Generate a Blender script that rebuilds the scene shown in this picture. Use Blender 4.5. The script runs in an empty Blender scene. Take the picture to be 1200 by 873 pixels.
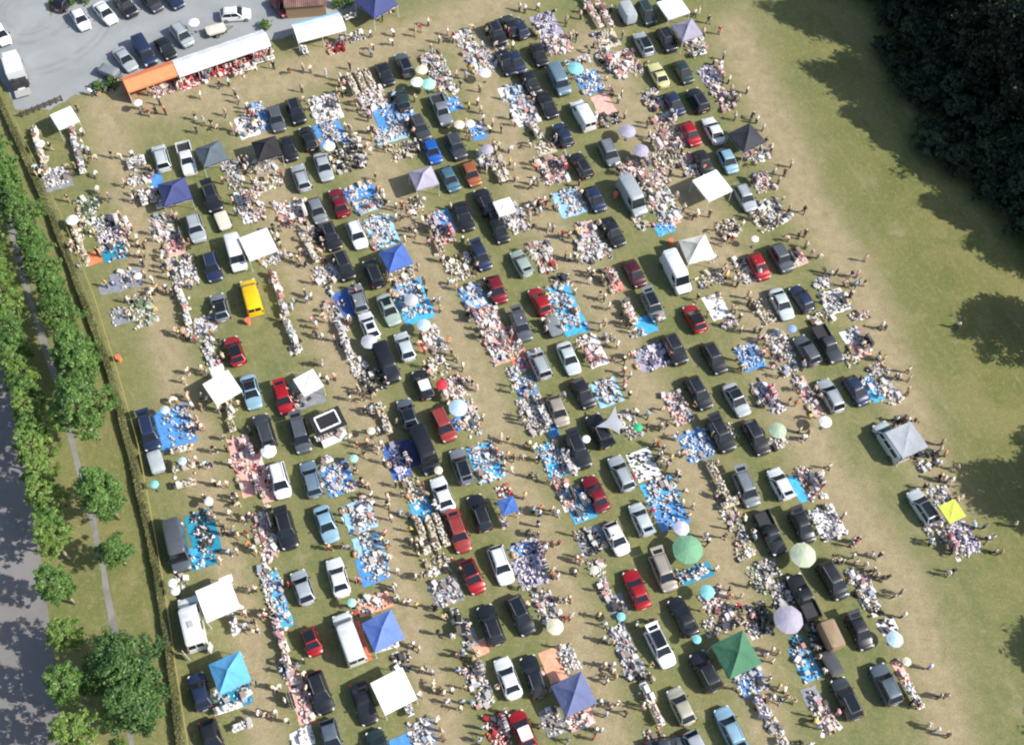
import bpy, bmesh, math, random
import numpy as np
from mathutils import Vector, Matrix
random.seed(7); RN = np.random.default_rng(7)
R = math.radians
scene = bpy.context.scene
COL = scene.collection

# ------------------------------------------------------------------ camera model
# drone camera: focal length, tilt and roll solved from the photograph's vanishing points;
# every survey point below is a photograph pixel projected onto the ground of the field.
PW, PH, F, H = 1200.0, 873.0, 1346.0, 118.0
NAD = (545.0, 1150.0)
_up = Vector((-(NAD[0]-PW/2), (NAD[1]-PH/2), F)).normalized()
_fw = Vector((0, 0, -1))
_yc = (_fw - _up*_fw.dot(_up)).normalized()
_xc = _yc.cross(_up)
ROT = Matrix((_xc, _yc, _up))                      # camera -> world
CAMPOS = Vector((0, 0, H))
def at(px, py, z=0.0):
    d = ROT @ Vector((px-PW/2, -(py-PH/2), -F))
    t = (z-H)/d.z
    p = CAMPOS + d*t
    return Vector((p.x, p.y, z))
def pix(p):
    q = ROT.transposed() @ (Vector(p)-CAMPOS)
    return (PW/2 + F*q.x/-q.z, PH/2 - F*q.y/-q.z)
TY = [0, 220, 440, 653]
def tp(t, x, y):                                    # survey tile coordinates -> photograph pixel
    r, c = int(t[0]), int(t[1])
    return c*300 + x/3.967, TY[r] + y/3.967
def tat(t, x, y, z=0.0): return at(*tp(t, x, y), z)
def mpp(px, py):                                    # metres per pixel (sideways) there
    return (at(px+5, py)-at(px-5, py)).length/10
_rd = ROT @ Vector((-565-PW/2, 2166+PH/2, -F)); ROWDIR = Vector((_rd.x, _rd.y, 0)).normalized()
if ROWDIR.y < 0: ROWDIR = -ROWDIR
ROWANG = math.atan2(ROWDIR.y, ROWDIR.x)
ROWSIDE = Vector((ROWDIR.y, -ROWDIR.x, 0))          # to the right of the rows

cam = bpy.data.cameras.new('camera'); camo = bpy.data.objects.new('camera', cam); COL.objects.link(camo)
camo.matrix_world = Matrix.Translation(CAMPOS) @ ROT.to_4x4()
cam.sensor_fit = 'HORIZONTAL'; cam.sensor_width = 36; cam.lens = 36*F/PW
cam.clip_start = 1; cam.clip_end = 12000
scene.camera = camo

# ------------------------------------------------------------------ light
SUN_EL = R(40)
_s = (tat('33', 685, 795) - tat('33', 793, 819)); _s.z = 0; _s.normalize()
SUNV = (-_s*math.cos(SUN_EL) + Vector((0, 0, math.sin(SUN_EL)))).normalized()     # towards the sun
sl = bpy.data.lights.new('sun', 'SUN'); sl.energy = 4.4; sl.angle = R(0.55); sl.color = (1.0, .955, .88)
so = bpy.data.objects.new('sun', sl); COL.objects.link(so)
so.rotation_euler = SUNV.to_track_quat('Z', 'Y').to_euler(); so.location = (60, 40, 120)
w = bpy.data.worlds.new('World'); scene.world = w; w.use_nodes = True
nt = w.node_tree; bg = nt.nodes['Background']
sky = nt.nodes.new('ShaderNodeTexSky'); sky.sky_type = 'NISHITA'; sky.sun_disc = False
sky.sun_elevation = SUN_EL; sky.sun_rotation = math.atan2(SUNV.x, SUNV.y); sky.dust_density = 1.5
nt.links.new(sky.outputs[0], bg.inputs[0]); bg.inputs[1].default_value = 0.118
scene.view_settings.view_transform = 'Standard'; scene.view_settings.look = 'None'
scene.view_settings.exposure = 0.38; scene.view_settings.gamma = 1
scene.cycles.filter_width = 2.1
scene.cycles.max_bounces = 6; scene.cycles.diffuse_bounces = 3; scene.cycles.use_denoising = True

# ------------------------------------------------------------------ materials
def srgb(h):
    h = h.lstrip('#'); c = [int(h[i:i+2], 16)/255 for i in (0, 2, 4)]
    return tuple(((v+.055)/1.055)**2.4 if v > .04045 else v/12.92 for v in c)
MATS = {}
def mat(name, color=(.5,.5,.5), rough=.6, metal=0., objcol=False, attr=None, noise=0., nscale=3., coat=0., spec=.5, bump=0., bscale=20.):
    if name in MATS: return MATS[name]
    m = bpy.data.materials.new(name); m.use_nodes = True; MATS[name] = m
    n = m.node_tree; b = n.nodes['Principled BSDF']
    b.inputs['Roughness'].default_value = rough; b.inputs['Metallic'].default_value = metal
    b.inputs['Coat Weight'].default_value = coat; b.inputs['Specular IOR Level'].default_value = spec
    src = None
    if objcol:
        o = n.nodes.new('ShaderNodeObjectInfo'); src = o.outputs['Color']
    elif attr:
        o = n.nodes.new('ShaderNodeAttribute'); o.attribute_name = attr; src = o.outputs['Color']
    if src is None:
        c = n.nodes.new('ShaderNodeRGB'); c.outputs[0].default_value = (*color, 1); src = c.outputs[0]
    tc = n.nodes.new('ShaderNodeTexCoord')
    if noise > 0:
        t = n.nodes.new('ShaderNodeTexNoise'); t.inputs['Scale'].default_value = nscale; t.inputs['Detail'].default_value = 5
        n.links.new(tc.outputs['Object'], t.inputs['Vector'])
        mr = n.nodes.new('ShaderNodeMapRange'); mr.inputs[1].default_value = .3; mr.inputs[2].default_value = .7
        mr.inputs[3].default_value = 1-noise; mr.inputs[4].default_value = 1+noise
        n.links.new(t.outputs[0], mr.inputs[0])
        mx = n.nodes.new('ShaderNodeVectorMath'); mx.operation = 'SCALE'
        n.links.new(src, mx.inputs[0]); n.links.new(mr.outputs[0], mx.inputs['Scale']); src = mx.outputs[0]
    n.links.new(src, b.inputs['Base Color'])
    if bump > 0:
        t = n.nodes.new('ShaderNodeTexNoise'); t.inputs['Scale'].default_value = bscale; t.inputs['Detail'].default_value = 3
        n.links.new(tc.outputs['Object'], t.inputs['Vector'])
        bp = n.nodes.new('ShaderNodeBump'); bp.inputs['Strength'].default_value = bump; bp.inputs['Distance'].default_value = .05
        n.links.new(t.outputs[0], bp.inputs['Height']); n.links.new(bp.outputs[0], b.inputs['Normal'])
    return m
PAINT = mat('car_paint', rough=.38, metal=.15, objcol=True, coat=.8, noise=.06, nscale=.8)
GLASS = mat('window_glass', (.012,.016,.02), rough=.12, spec=.6)
TYRE = mat('tyre_rubber', (.018,.018,.018), rough=.85)
RIM = mat('wheel_metal', (.42,.43,.44), rough=.35, metal=.8)
LAMP = mat('headlight_glass', (.75,.77,.78), rough=.12)
TAIL = mat('taillight_glass', (.35,.012,.01), rough=.15)
PLASTIC = mat('dark_plastic', (.03,.03,.032), rough=.6)
CHROME = mat('roof_metal', (.5,.5,.52), rough=.35, metal=.7)
FABRIC = mat('fabric', objcol=True, rough=.8, noise=.07, nscale=1.2, bump=.8, bscale=2.6)
TARPM = mat('tarpaulin', objcol=True, rough=.5, noise=.2, nscale=1.6, bump=.9, bscale=3)
PLAIN = mat('painted_plain', objcol=True, rough=.55, noise=.08, nscale=2)
STEEL = mat('white_steel', (.62,.63,.64), rough=.45)
DSTEEL = mat('dark_steel', (.08,.08,.085), rough=.5)
GOODS = mat('goods_mixed', attr='col', rough=.7)
CARD = mat('cardboard', objcol=True, rough=.85, noise=.12, nscale=5)
SKIN = mat('skin', objcol=True, rough=.6)
CLOTH = mat('clothing', objcol=True, rough=.85, noise=.1, nscale=9)
HAIRM = mat('hair', objcol=True, rough=.6)
WOODM = mat('wood', (.30,.21,.12), rough=.7, noise=.2, nscale=8)

# ------------------------------------------------------------------ mesh builder
class MB:
    def __init__(s): s.v = []; s.f = []; s.m = []; s.c = []; s.sm = []
    def add(s, vs, fs, mi=0, col=None, smooth=False):
        o = len(s.v); s.v += [tuple(p) for p in vs]
        for f in fs: s.f.append(tuple(i+o for i in f)); s.m.append(mi); s.sm.append(smooth)
        if col is not None: s.c += [col]*len(vs)
    def box(s, c, d, rz=0., mi=0, col=None, taper=1., rot=None):
        M = rot if rot is not None else Matrix.Rotation(rz, 3, 'Z'); c = Vector(c); x, y, z = d[0]/2, d[1]/2, d[2]/2
        vs = [c + M @ Vector((a*x*(taper if k > 0 else 1), b*y*(taper if k > 0 else 1), k*z)) for k in (-1, 1) for a, b in ((-1,-1),(1,-1),(1,1),(-1,1))]
        s.add(vs, [(3,2,1,0),(4,5,6,7),(0,1,5,4),(1,2,6,5),(2,3,7,6),(3,0,4,7)], mi, col)
    def tube(s, p0, p1, r0, r1=None, n=8, mi=0, col=None, cap=True):
        r1 = r0 if r1 is None else r1; p0 = Vector(p0); p1 = Vector(p1); a = (p1-p0)
        if a.length < 1e-6: return
        q = a.to_track_quat('Z', 'Y'); vs = []
        for p, r in ((p0, r0), (p1, r1)):
            for i in range(n):
                t = 2*math.pi*i/n; vs.append(p + q @ Vector((r*math.cos(t), r*math.sin(t), 0)))
        fs = [(i, (i+1) % n, n+(i+1) % n, n+i) for i in range(n)]
        if cap: fs += [tuple(range(n))[::-1], tuple(range(n, 2*n))]
        s.add(vs, fs, mi, col, smooth=n > 6)
    def loft(s, rings, mi=0, caps=True, smooth=True, col=None):
        n = len(rings[0]); vs = [p for r in rings for p in r]; fs = []
        for k in range(len(rings)-1):
            for i in range(n):
                j = (i+1) % n; fs.append((k*n+i, k*n+j, (k+1)*n+j, (k+1)*n+i))
        if caps: fs += [tuple(range(n))[::-1], tuple(range((len(rings)-1)*n, len(rings)*n))]
        s.add(vs, fs, mi, col, smooth)
    def panel(s, q, off, thick, mi=0):              # quad panel set proud of its surface
        q = [Vector(p) for p in q]; nrm = (q[1]-q[0]).cross(q[3]-q[0]).normalized()
        vs = [p + nrm*off for p in q] + [p + nrm*(off-thick) for p in q]
        s.add(vs, [(0,1,2,3),(7,6,5,4),(0,4,5,1),(1,5,6,2),(2,6,7,3),(3,7,4,0)], mi)
    def mesh(s, name, mats, sharp=None, fix=True):
        me = bpy.data.meshes.new(name); me.from_pydata(s.v, [], s.f)
        for m in (mats if isinstance(mats, (list, tuple)) else [mats]): me.materials.append(m)
        me.polygons.foreach_set('material_index', s.m); me.polygons.foreach_set('use_smooth', s.sm)
        if s.c:
            a = me.attributes.new('col', 'FLOAT_COLOR', 'POINT')
            a.data.foreach_set('color', np.array([(*c, 1) for c in s.c], dtype=np.float32).ravel())
        if fix:
            b = bmesh.new(); b.from_mesh(me); bmesh.ops.recalc_face_normals(b, faces=b.faces); b.to_mesh(me); b.free()
        if sharp is not None: me.set_sharp_from_angle(angle=R(sharp))
        me.update(); return me
def link(name, data, parent=None, loc=None, rz=None, color=None):
    o = bpy.data.objects.new(name, data); COL.objects.link(o)
    if parent is not None: o.parent = parent
    if loc is not None: o.location = loc
    if rz is not None: o.rotation_euler = (0, 0, rz)
    if color is not None: o.color = (*color, 1)
    return o
REG = []                                            # things whose labels are written at the end
def reg(o, desc, cat, group=None, kind=None, anchor=False, p=None):
    o['category'] = cat
    if group: o['group'] = group
    if kind: o['kind'] = kind
    REG.append(dict(o=o, d=desc, a=anchor, p=pix(p if p is not None else o.location)))
    return o
KIDS = {}
def copy_tree(o, parent=None):
    c = o.copy(); COL.objects.link(c)
    if parent is not None: c.parent = parent
    kids = list(KIDS.get(o.name, ()))
    KIDS[c.name] = [copy_tree(k, c) for k in kids]
    return c
def kid(name, me, parent, color=None, loc=None):
    o = link(name, me, parent, loc, None, color); KIDS.setdefault(parent.name, []).append(o); return o
# ------------------------------------------------------------------ vehicles (nose along +x)
# L W H  hood_front hood_back belt  windscreen_base roof_front roof_back rear_glass_base (distances from the nose) deck rails
CARS = {
 'city car':  (3.0,1.60,1.48,.80,.94,.98, .65,1.25,2.55,2.90,.98,0),
 'hatchback': (3.90,1.72,1.48,.76,.93,.97, 1.0,1.72,3.2,3.76,.96,0),
 'saloon':    (4.40,1.76,1.45,.74,.92,.95, 1.22,2.0,3.2,3.88,.97,0),
 'estate car':(4.50,1.77,1.50,.76,.94,.97, 1.2,1.95,3.9,4.38,.97,1),
 'people carrier':(4.40,1.80,1.66,.85,1.02,1.05, .9,1.68,3.95,4.32,1.03,1),
 'suv':       (4.40,1.86,1.70,.95,1.08,1.10, 1.2,1.82,3.8,4.28,1.08,1),
 'coupe':     (4.30,1.76,1.34,.70,.88,.90, 1.45,2.15,2.95,3.75,.90,0),
}
ROUND = [(-1,-.62),(-.985,-.84),(-.92,-.97),(-.8,-1),(.8,-1),(.92,-.97),(.985,-.84),(1,-.62),(1,.62),(.985,.84),(.92,.97),(.8,1),(-.8,1),(-.92,.97),(-.985,.84),(-1,.62)]
def lower_body(mb, L, W, zs, zb=.2):
    """zs: list of (distance from nose, half width factor, top height)"""
    rings = []
    for d, wf, zt in zs:
        x = L/2-d; w = W/2*wf; zz = zb + (.1 if d < .1 or d > L-.1 else 0)
        half = [(0, zz), (w*.88, zz), (w, zz+.12), (w*1.0, (zz+zt)/2+.05), (w*.985, zt-.12), (w*.93, zt-.03), (w*.80, zt+.005), (w*.4, zt+.045)]
        ring = [Vector((x, y, z)) for y, z in half] + [Vector((x, 0, zt+.055))] + [Vector((x, -y, z)) for y, z in half[:0:-1]]
        rings.append(ring)
    mb.loft(rings)
def wheel_meshes(r, wd):
    m = MB(); m.tube((0,-wd/2,0), (0,wd/2,0), r, n=18); a = m.mesh('tyre', TYRE, 40)
    m = MB(); m.tube((0,-wd/2-.012,0), (0,wd/2+.012,0), r*.62, n=14)
    for k in range(5):
        t = k*2*math.pi/5
        m.box((math.cos(t)*r*.3, 0, math.sin(t)*r*.3), (r*.5, wd+.05, .05), rot=Matrix.Rotation(-t, 3, 'Y'))
    return a, m.mesh('rim', RIM, 40)
def lerp(a, b, t): return a + (b-a)*t
def quad_on(a, b, c, d, u0, u1, v0, v1):            # sub-quad of a face a b c d (a-b bottom, d-c top)
    f = lambda u, v: lerp(lerp(a, b, u), lerp(d, c, u), v)
    return [f(u0, v0), f(u1, v0), f(u1, v1), f(u0, v1)]
def add_wheels(root, L, W, x1, x2, r=.32):
    ty, ri = wheel_meshes(r, .21)
    for x in (x1, x2):
        for s in (-1, 1):
            t = kid('wheel', ty, root, loc=(x, s*(W/2-.095), r)); kid('rim', ri, t)
def car_proto(kind, top='none', boot=False):
    L, W, Hh, hf, hb, bl, wb, rf, rb, gb, dk, rails = CARS[kind]
    root = link('parked_car', None)
    m = MB()
    lower_body(m, L, W, [(0,.40,hf*.70),(.03,.56,hf*.82),(.10,.71,hf*.92),(.22,.83,hf*.98),(.40,.92,hf+.01),(.58,.965,hf+.02),(wb*.7,.99,lerp(hf,hb,.6)),(wb,1,hb),(wb+.4,1,bl),(L*.6,1,bl),
                         (gb-.1,1,lerp(bl,dk,.8)),(L-.50,.975,dk),(L-.28,.92,dk-.01),(L-.12,.82,dk-.05),(L-.03,.69,dk-.12),(L,.52,dk*.76)])
    w0, w1 = W/2*.93, W/2*.74
    def rect(xa, xb, w, z, r=.07):
        cx, hx = (xa+xb)/2, abs(xa-xb)/2
        return [Vector((L/2-cx+hx*a, w*b, z)) for a, b in ROUND]
    base = rect(wb, gb, w0, bl-.05); roof = rect(rf, rb, w1, Hh-.07); top0 = rect(rf+.09, rb-.08, w1*.93, Hh-.025); top1 = rect(rf+.26, rb-.24, w1*.78, Hh); top2 = rect(rf+.5, rb-.48, w1*.5, Hh+.025); top3 = rect((rf+rb)/2-.3, (rf+rb)/2+.3, w1*.15, Hh+.035)
    m.loft([base, roof, top0, top1, top2, top3], smooth=True)
    kid('body', m.mesh('body', PAINT, 38), root)
    xa, xg, xf, xr = L/2-wb, L/2-gb, L/2-rf, L/2-rb; z0, z1 = bl-.05, Hh-.07
    P = lambda x, y, z: Vector((x, y, z))
    def win(name, q, off=.02):
        mm = MB(); mm.panel(q, off, .035); kid(name, mm.mesh(name, GLASS), root)
    win('windscreen', quad_on(P(xa,-w0,z0),P(xa,w0,z0),P(xf,w1,z1),P(xf,-w1,z1),.05,.95,.03,.98))
    win('rear_window', quad_on(P(xg,w0,z0),P(xg,-w0,z0),P(xr,-w1,z1),P(xr,w1,z1),.07,.93,.12,.95))
    for s in (1, -1):
        A, B, C, D = P(xa,s*w0,z0),P(xg,s*w0,z0),P(xr,s*w1,z1),P(xf,s*w1,z1)
        for u0, u1 in ((.07,.48),(.51,.94)):
            q = quad_on(A,B,C,D,u0,u1,.12,.94)
            win('side_window', q if s < 0 else q[::-1], .012)
    for s in (1, -1):
        mm = MB(); mm.box((L/2-.22, s*W*.345, hf-.11), (.24, .26, .15), rz=-s*.7); kid('headlight', mm.mesh('headlight', LAMP), root)
        mm = MB(); mm.box((-L/2+.13, s*W*.37, dk-.17), (.15, .24, .22), rz=s*.55); kid('taillight', mm.mesh('taillight', TAIL), root)
        mm = MB(); mm.box((xa-.32, s*(W/2+.07), bl+.05), (.12, .2, .14), taper=.8); kid('wing_mirror', mm.mesh('wing_mirror', PLASTIC), root)
    mm = MB(); mm.box((L/2-.02, 0, .42), (.09, W*.5, .16)); kid('grille', mm.mesh('grille', PLASTIC), root)
    mm = MB(); mm.box((-L/2+.01, 0, .62), (.07, .5, .12)); kid('number_plate', mm.mesh('number_plate', LAMP), root)
    if top == 'dark roof':
        mm = MB(); mm.loft([[p+Vector((0,0,dz)) for p in rect(rf+.10, rb-.08, w1*.88, Hh)] for dz in (0, .045)], smooth=False); kid('roof_panel', mm.mesh('roof_panel', GLASS), root)
    if top == 'white roof':
        mm = MB(); mm.loft([[p+Vector((0,0,dz)) for p in rect(rf+.08, rb-.06, w1*.9, Hh)] for dz in (0, .045)], smooth=False); kid('roof_panel', mm.mesh('roof_panel', mat('white_roof',(.8,.8,.79),rough=.4)), root)
    if top == 'sunroof':
        mm = MB(); mm.loft([[p+Vector((0,0,dz)) for p in rect(rf+.35, rf+1.15, w1*.66, Hh)] for dz in (0, .045)], smooth=False); kid('sunroof', mm.mesh('sunroof', GLASS), root)
    if boot:                                        # raised tailgate
        mm = MB(); q = [P(xr-.02,-w1*.92,Hh+.02),P(xr-.02,w1*.92,Hh+.02),P(xr-.85,w1*1.02,Hh+.16),P(xr-.85,-w1*1.02,Hh+.16)]; mm.panel(q, .03, .06); mm.box((xr-.86,0,Hh+.08),(.08,w1*1.9,.2))
        kid('open_tailgate', mm.mesh('open_tailgate', PAINT), root)
        mm = MB(); mm.panel(quad_on(*q,.12,.88,.12,.62), .045, .03); kid('tailgate_window', mm.mesh('tailgate_window', GLASS), root)
    if rails or top == 'roof rails':
        for s in (1, -1):
            mm = MB(); y = s*w1*.82; x0, x1 = L/2-rf-.2, L/2-rb+.15
            mm.tube((x0,y,Hh+.05),(x1,y,Hh+.05),.024,n=6)
            for x in (x0, (x0+x1)/2, x1): mm.tube((x,y,Hh-.05),(x,y,Hh+.05),.02,n=6)
            kid('roof_rail', mm.mesh('roof_rail', CHROME), root)
    add_wheels(root, L, W, L/2-.82, -L/2+.78, .31 if kind != 'suv' else .36)
    return root
def van_proto(kind):
    L, W, Hh = {'van': (4.9,1.95,2.0), 'large van': (5.6,2.05,2.45), 'minibus': (5.1,1.95,2.05), 'camper van': (5.7,2.1,2.6)}[kind]
    root = link('parked_van', None); m = MB()
    wb, rf = .75, 1.55
    lower_body(m, L, W, [(0,.58,.68),(.04,.74,.84),(.14,.87,.95),(.34,.97,1.02),(wb,1,1.15),(wb+.5,1,1.2),(L*.6,1,1.2),(L-.12,1,1.2),(L-.03,.97,1.15),(L,.94,1.0)], .24)
    w0, w1 = W/2*.975, W/2*.86
    def rect(xa, xb, w, z):
        cx, hx = (xa+xb)/2, abs(xa-xb)/2
        return [Vector((L/2-cx+hx*a, w*b, z)) for a, b in ROUND]
    m.loft([rect(wb, L-.02, w0, 1.12), rect(rf, L-.12, w1, Hh-.07), rect(rf+.15, L-.25, w1*.9, Hh)])
    for k in range(5):                              # pressed roof ribs
        x = L/2-rf-.5-k*(L-rf-1.0)/4.2; m.box((x, 0, Hh+.006), (.09, w1*1.5, .02))
    kid('body', m.mesh('body', PAINT, 38), root)
    P = lambda x, y, z: Vector((x, y, z)); xa, xg, xf, xr = L/2-wb, -L/2+.02, L/2-rf, -L/2+.12; z0, z1 = 1.12, Hh-.07
    def win(name, q, off=.02):
        mm = MB(); mm.panel(q, off, .035); kid(name, mm.mesh(name, GLASS), root)
    win('windscreen', quad_on(P(xa,-w0,z0),P(xa,w0,z0),P(xf,w1,z1),P(xf,-w1,z1),.06,.94,.1,.85))
    for a, b in ((.1,.47),(.53,.9)): win('rear_window', quad_on(P(xg,w0,z0),P(xg,-w0,z0),P(xr,-w1,z1),P(xr,w1,z1),a,b,.25,.85))
    spans = [(.06,.24)] + ([(.3,.55),(.6,.88)] if kind == 'minibus' else [(.45,.65)] if kind == 'camper van' else [])
    for s in (1, -1):
        A, B, C, D = P(xa,s*w0,z0),P(xg,s*w0,z0),P(xr,s*w1,z1),P(xf,s*w1,z1)
        for u0, u1 in spans:
            q = quad_on(A,B,C,D,u0,u1,.2,.72); win('side_window', q if s < 0 else q[::-1], .012)
        mm = MB(); mm.box((L/2-.14, s*W*.37, .82), (.26, .28, .22), rz=-s*.3); kid('headlight', mm.mesh('headlight', LAMP), root)
        mm = MB(); mm.box((-L/2+.05, s*W*.44, 1.05), (.12, .14, .4)); kid('taillight', mm.mesh('taillight', TAIL), root)
        mm = MB(); mm.box((xa-.35, s*(W/2+.1), 1.25), (.12, .2, .24), taper=.85); kid('wing_mirror', mm.mesh('wing_mirror', PLASTIC), root)
    mm = MB(); mm.box((L/2-.01, 0, .48), (.1, W*.6, .22)); kid('bumper', mm.mesh('bumper', PLASTIC), root)
    if kind == 'camper van':
        mm = MB(); mm.box((-.6, 0, Hh+.05), (.7,.6,.12), taper=.85); kid('roof_hatch', mm.mesh('roof_hatch', mat('hatch_grey',(.45,.46,.47),rough=.3)), root)
        for s in (1, -1):
            mm = MB(); mm.box((-L/2-.35, s*(W/2+.18), 1.35), (.85, .06, 1.8), rz=s*.45); kid('rear_door', mm.mesh('rear_door', PAINT), root)
    add_wheels(root, L, W, L/2-.95, -L/2+1.0, .35)
    return root
def pickup_proto():
    L, W, Hh = 5.1, 1.85, 1.72; root = link('pickup_truck', None); m = MB()
    lower_body(m, L, W, [(0,.74,.8),(.06,.88,.95),(.3,.97,1.02),(1.3,1,1.1),(1.7,1,1.1),(3.2,1,1.1),(3.3,1,.82),(L-.1,1,.82),(L-.02,.97,.8),(L,.95,.7)], .3)
    def rect(xa, xb, w, z):
        cx, hx = (xa+xb)/2, abs(xa-xb)/2
        return [Vector((L/2-cx+hx*a, w*b, z)) for a, b in ROUND]
    w0, w1 = W/2*.93, W/2*.76
    m.loft([rect(1.3, 3.25, w0, 1.05), rect(2.0, 3.1, w1, Hh-.05), rect(2.1, 3.0, w1*.88, Hh)])
    for s in (1, -1): m.box((-L/2+.92, s*(W/2-.06), .97), (1.8, .11, .34))
    m.box((-L/2+.05, 0, .97), (.09, W-.24, .34))
    kid('body', m.mesh('body', PAINT, 38), root)
    mm = MB(); mm.box((-L/2+.95, 0, .87), (1.66, W-.26, .06)); kid('cargo_bed', mm.mesh('cargo_bed', PLASTIC), root)
    P = lambda x, y, z: Vector((x, y, z)); xa, xg, xf, xr = L/2-1.3, L/2-3.25, L/2-2.0, L/2-3.1; z0, z1 = 1.05, Hh-.05
    def win(name, q, off=.02):
        a = MB(); a.panel(q, off, .035); kid(name, a.mesh(name, GLASS), root)
    win('windscreen', quad_on(P(xa,-w0,z0),P(xa,w0,z0),P(xf,w1,z1),P(xf,-w1,z1),.07,.93,.1,.92))
    win('rear_window', quad_on(P(xg,w0,z0),P(xg,-w0,z0),P(xr,-w1,z1),P(xr,w1,z1),.1,.9,.2,.9))
    for s in (1, -1):
        q = quad_on(P(xa,s*w0,z0),P(xg,s*w0,z0),P(xr,s*w1,z1),P(xf,s*w1,z1),.14,.9,.2,.85); win('side_window', q if s < 0 else q[::-1], .012)
        a = MB(); a.box((L/2-.15, s*W*.37, .9), (.26, .28, .18), rz=-s*.3); kid('headlight', a.mesh('headlight', LAMP), root)
        a = MB(); a.box((-L/2+.03, s*W*.44, .85), (.1, .14, .28)); kid('taillight', a.mesh('taillight', TAIL), root)
    add_wheels(root, L, W, L/2-.95, -L/2+1.1, .38)
    return root
def box_truck_proto():
    L, W = 5.6, 2.2; root = link('box_truck', None)
    m = MB(); m.box((2.1, 0, 1.35), (1.4, 2.0, 1.7), taper=.9); m.box((0, 0, .6), (5.4, .9, .25)); kid('cab', m.mesh('cab', PAINT), root)
    m = MB(); m.box((-.05, 0, 1.75), (2.9, W, 1.9)); m.box((-.05, 0, 2.72), (2.7, W-.2, .06)); kid('cargo_box', m.mesh('cargo_box', PAINT), root)
    a = MB(); a.panel([Vector((2.79,-.9,1.4)),Vector((2.79,.9,1.4)),Vector((2.73,.85,2.1)),Vector((2.73,-.85,2.1))],.02,.04); kid('windscreen', a.mesh('windscreen', GLASS), root)
    a = MB(); a.box((-2.05, 0, .95), (1.1, 2.0, 1.0)); a.box((-1.8, .7, 1.5),(.4,.5,.3)); a.box((-2.2,-.5,1.5),(.6,.4,.25)); kid('rear_frame', a.mesh('rear_frame', PLASTIC), root)
    a = MB(); a.box((-3.3, 0, .55), (1.2, 2.0, .09)); kid('tail_lift', a.mesh('tail_lift', mat('tail_lift_grey',(.42,.42,.40),rough=.5,noise=.15)), root)
    add_wheels(root, L, W, 2.0, -1.5, .38)
    return root
def trailer_proto(cover):
    L, W = (2.6, 1.5) if cover != 'tall' else (3.1, 1.7); root = link('trailer', None)
    m = MB(); m.box((0,0,.62), (L, W, .45)); m.tube((L/2,.4,.45),(L/2+1.1,0,.45),.04,n=6); m.tube((L/2,-.4,.45),(L/2+1.1,0,.45),.04,n=6); kid('chassis', m.mesh('chassis', PLASTIC), root)
    m = MB(); h = {'flat': .12, 'dome': .45, 'tall': 1.3}[cover]
    m.loft([[Vector((L/2*a*s, W/2*b*s, z)) for a, b in ROUND] for s, z in ((1.01,.6),(1.01,.85+h*.7),(.9,.85+h),(.5,.88+h*1.06))]); kid('cover', m.mesh('cover', PLAIN, 40), root)
    ty, ri = wheel_meshes(.3, .18)
    for s in (1, -1):
        t = kid('wheel', ty, root, loc=(-.1, s*(W/2+.1), .3)); kid('rim', ri, t)
    return root
PROTO = {}
def paint_tree(o, c, only=None):
    for k in [o]+KIDS.get(o.name, []):
        k.color = (*c, 1)
        for g in KIDS.get(k.name, ()): g.color = (*c, 1)
CCOL = {'black':'#212327','navy':'#26324e','charcoal':'#3f4347','dark grey':'#565b61','grey':'#7d8389','silver':'#aab2b6','pale silver':'#c4cfcf',
 'white':'#e9ecec','red':'#a5131c','dark red':'#7a1420','maroon':'#4a1820','bright blue':'#1f5cb4','steel blue':'#6d8494','light blue':'#8cb1c4','teal':'#4a6d80',
 'dark green':'#2c3f3c','sage green':'#a3b3a8','pale yellow':'#dcd79a','yellow':'#f8cc14','orange brown':'#9c5a33','beige':'#a39a8c','gold':'#b3ae9c','cream':'#d8d2c0','tan':'#9a8468','brick red':'#9a3a33','slate':'#5a6670'}
def vehicle(t, x, y, kind, col, nose=None, top='none', z=.75):
    px, py = tp(t, x, y); p = at(px, py, z); p.z = 0
    if nose in (None, 'u', 'd'):
        ang = ROWANG + (0 if nose != 'd' else math.pi) + R(random.uniform(-3.5, 3.5))
    else:
        q = tat(t, x+nose[0], y+nose[1], z) - tat(t, x, y, z); ang = math.atan2(q.y, q.x)
    boot = kind in ('hatchback','estate car','people carrier','suv') and t[0] != '0' and random.random() < .3
    key = (kind, top, boot)
    if key not in PROTO:
        root = (car_proto(kind, top, boot) if kind in CARS else pickup_proto() if kind == 'pickup' else box_truck_proto() if kind == 'box truck'
                else trailer_proto(top) if kind == 'trailer' else van_proto(kind)); PROTO[key] = root
    else: root = copy_tree(PROTO[key])
    root.location = p; root.rotation_euler = (0, 0, ang); lf = (.93 if t[0] in '01' else .98) if kind in ('estate car','people carrier','suv') else 1.0
    root.scale = (lf, 1.07, 1.03) if kind in CARS else (1, 1, 1); paint_tree(root, srgb(CCOL[col]))
    extra = {'dark roof': ' with dark glass roof', 'white roof': ' with white roof', 'sunroof': ' with a sunroof', 'roof rails': ' with roof rails'}.get(top, '') if kind in CARS else ''
    nm = {'suv': 'tall off-road car', 'pickup': 'pickup truck', 'trailer': {'flat': 'flat covered trailer', 'dome': 'domed trailer', 'tall': 'tall covered trailer'}.get(top, 'trailer')}.get(kind, kind)
    cat = 'car' if kind in CARS else 'trailer' if kind == 'trailer' else 'truck' if kind in ('pickup', 'box truck') else 'van'
    reg(root, f'{col} {nm}{extra}{(" and" if extra else " with")+" raised tailgate" if boot else ""}', cat, {'car': 'cars parked in the rows', 'van': 'vans on the field', 'trailer': 'trailers on the field'}.get(cat), anchor=True)
    return root
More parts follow.
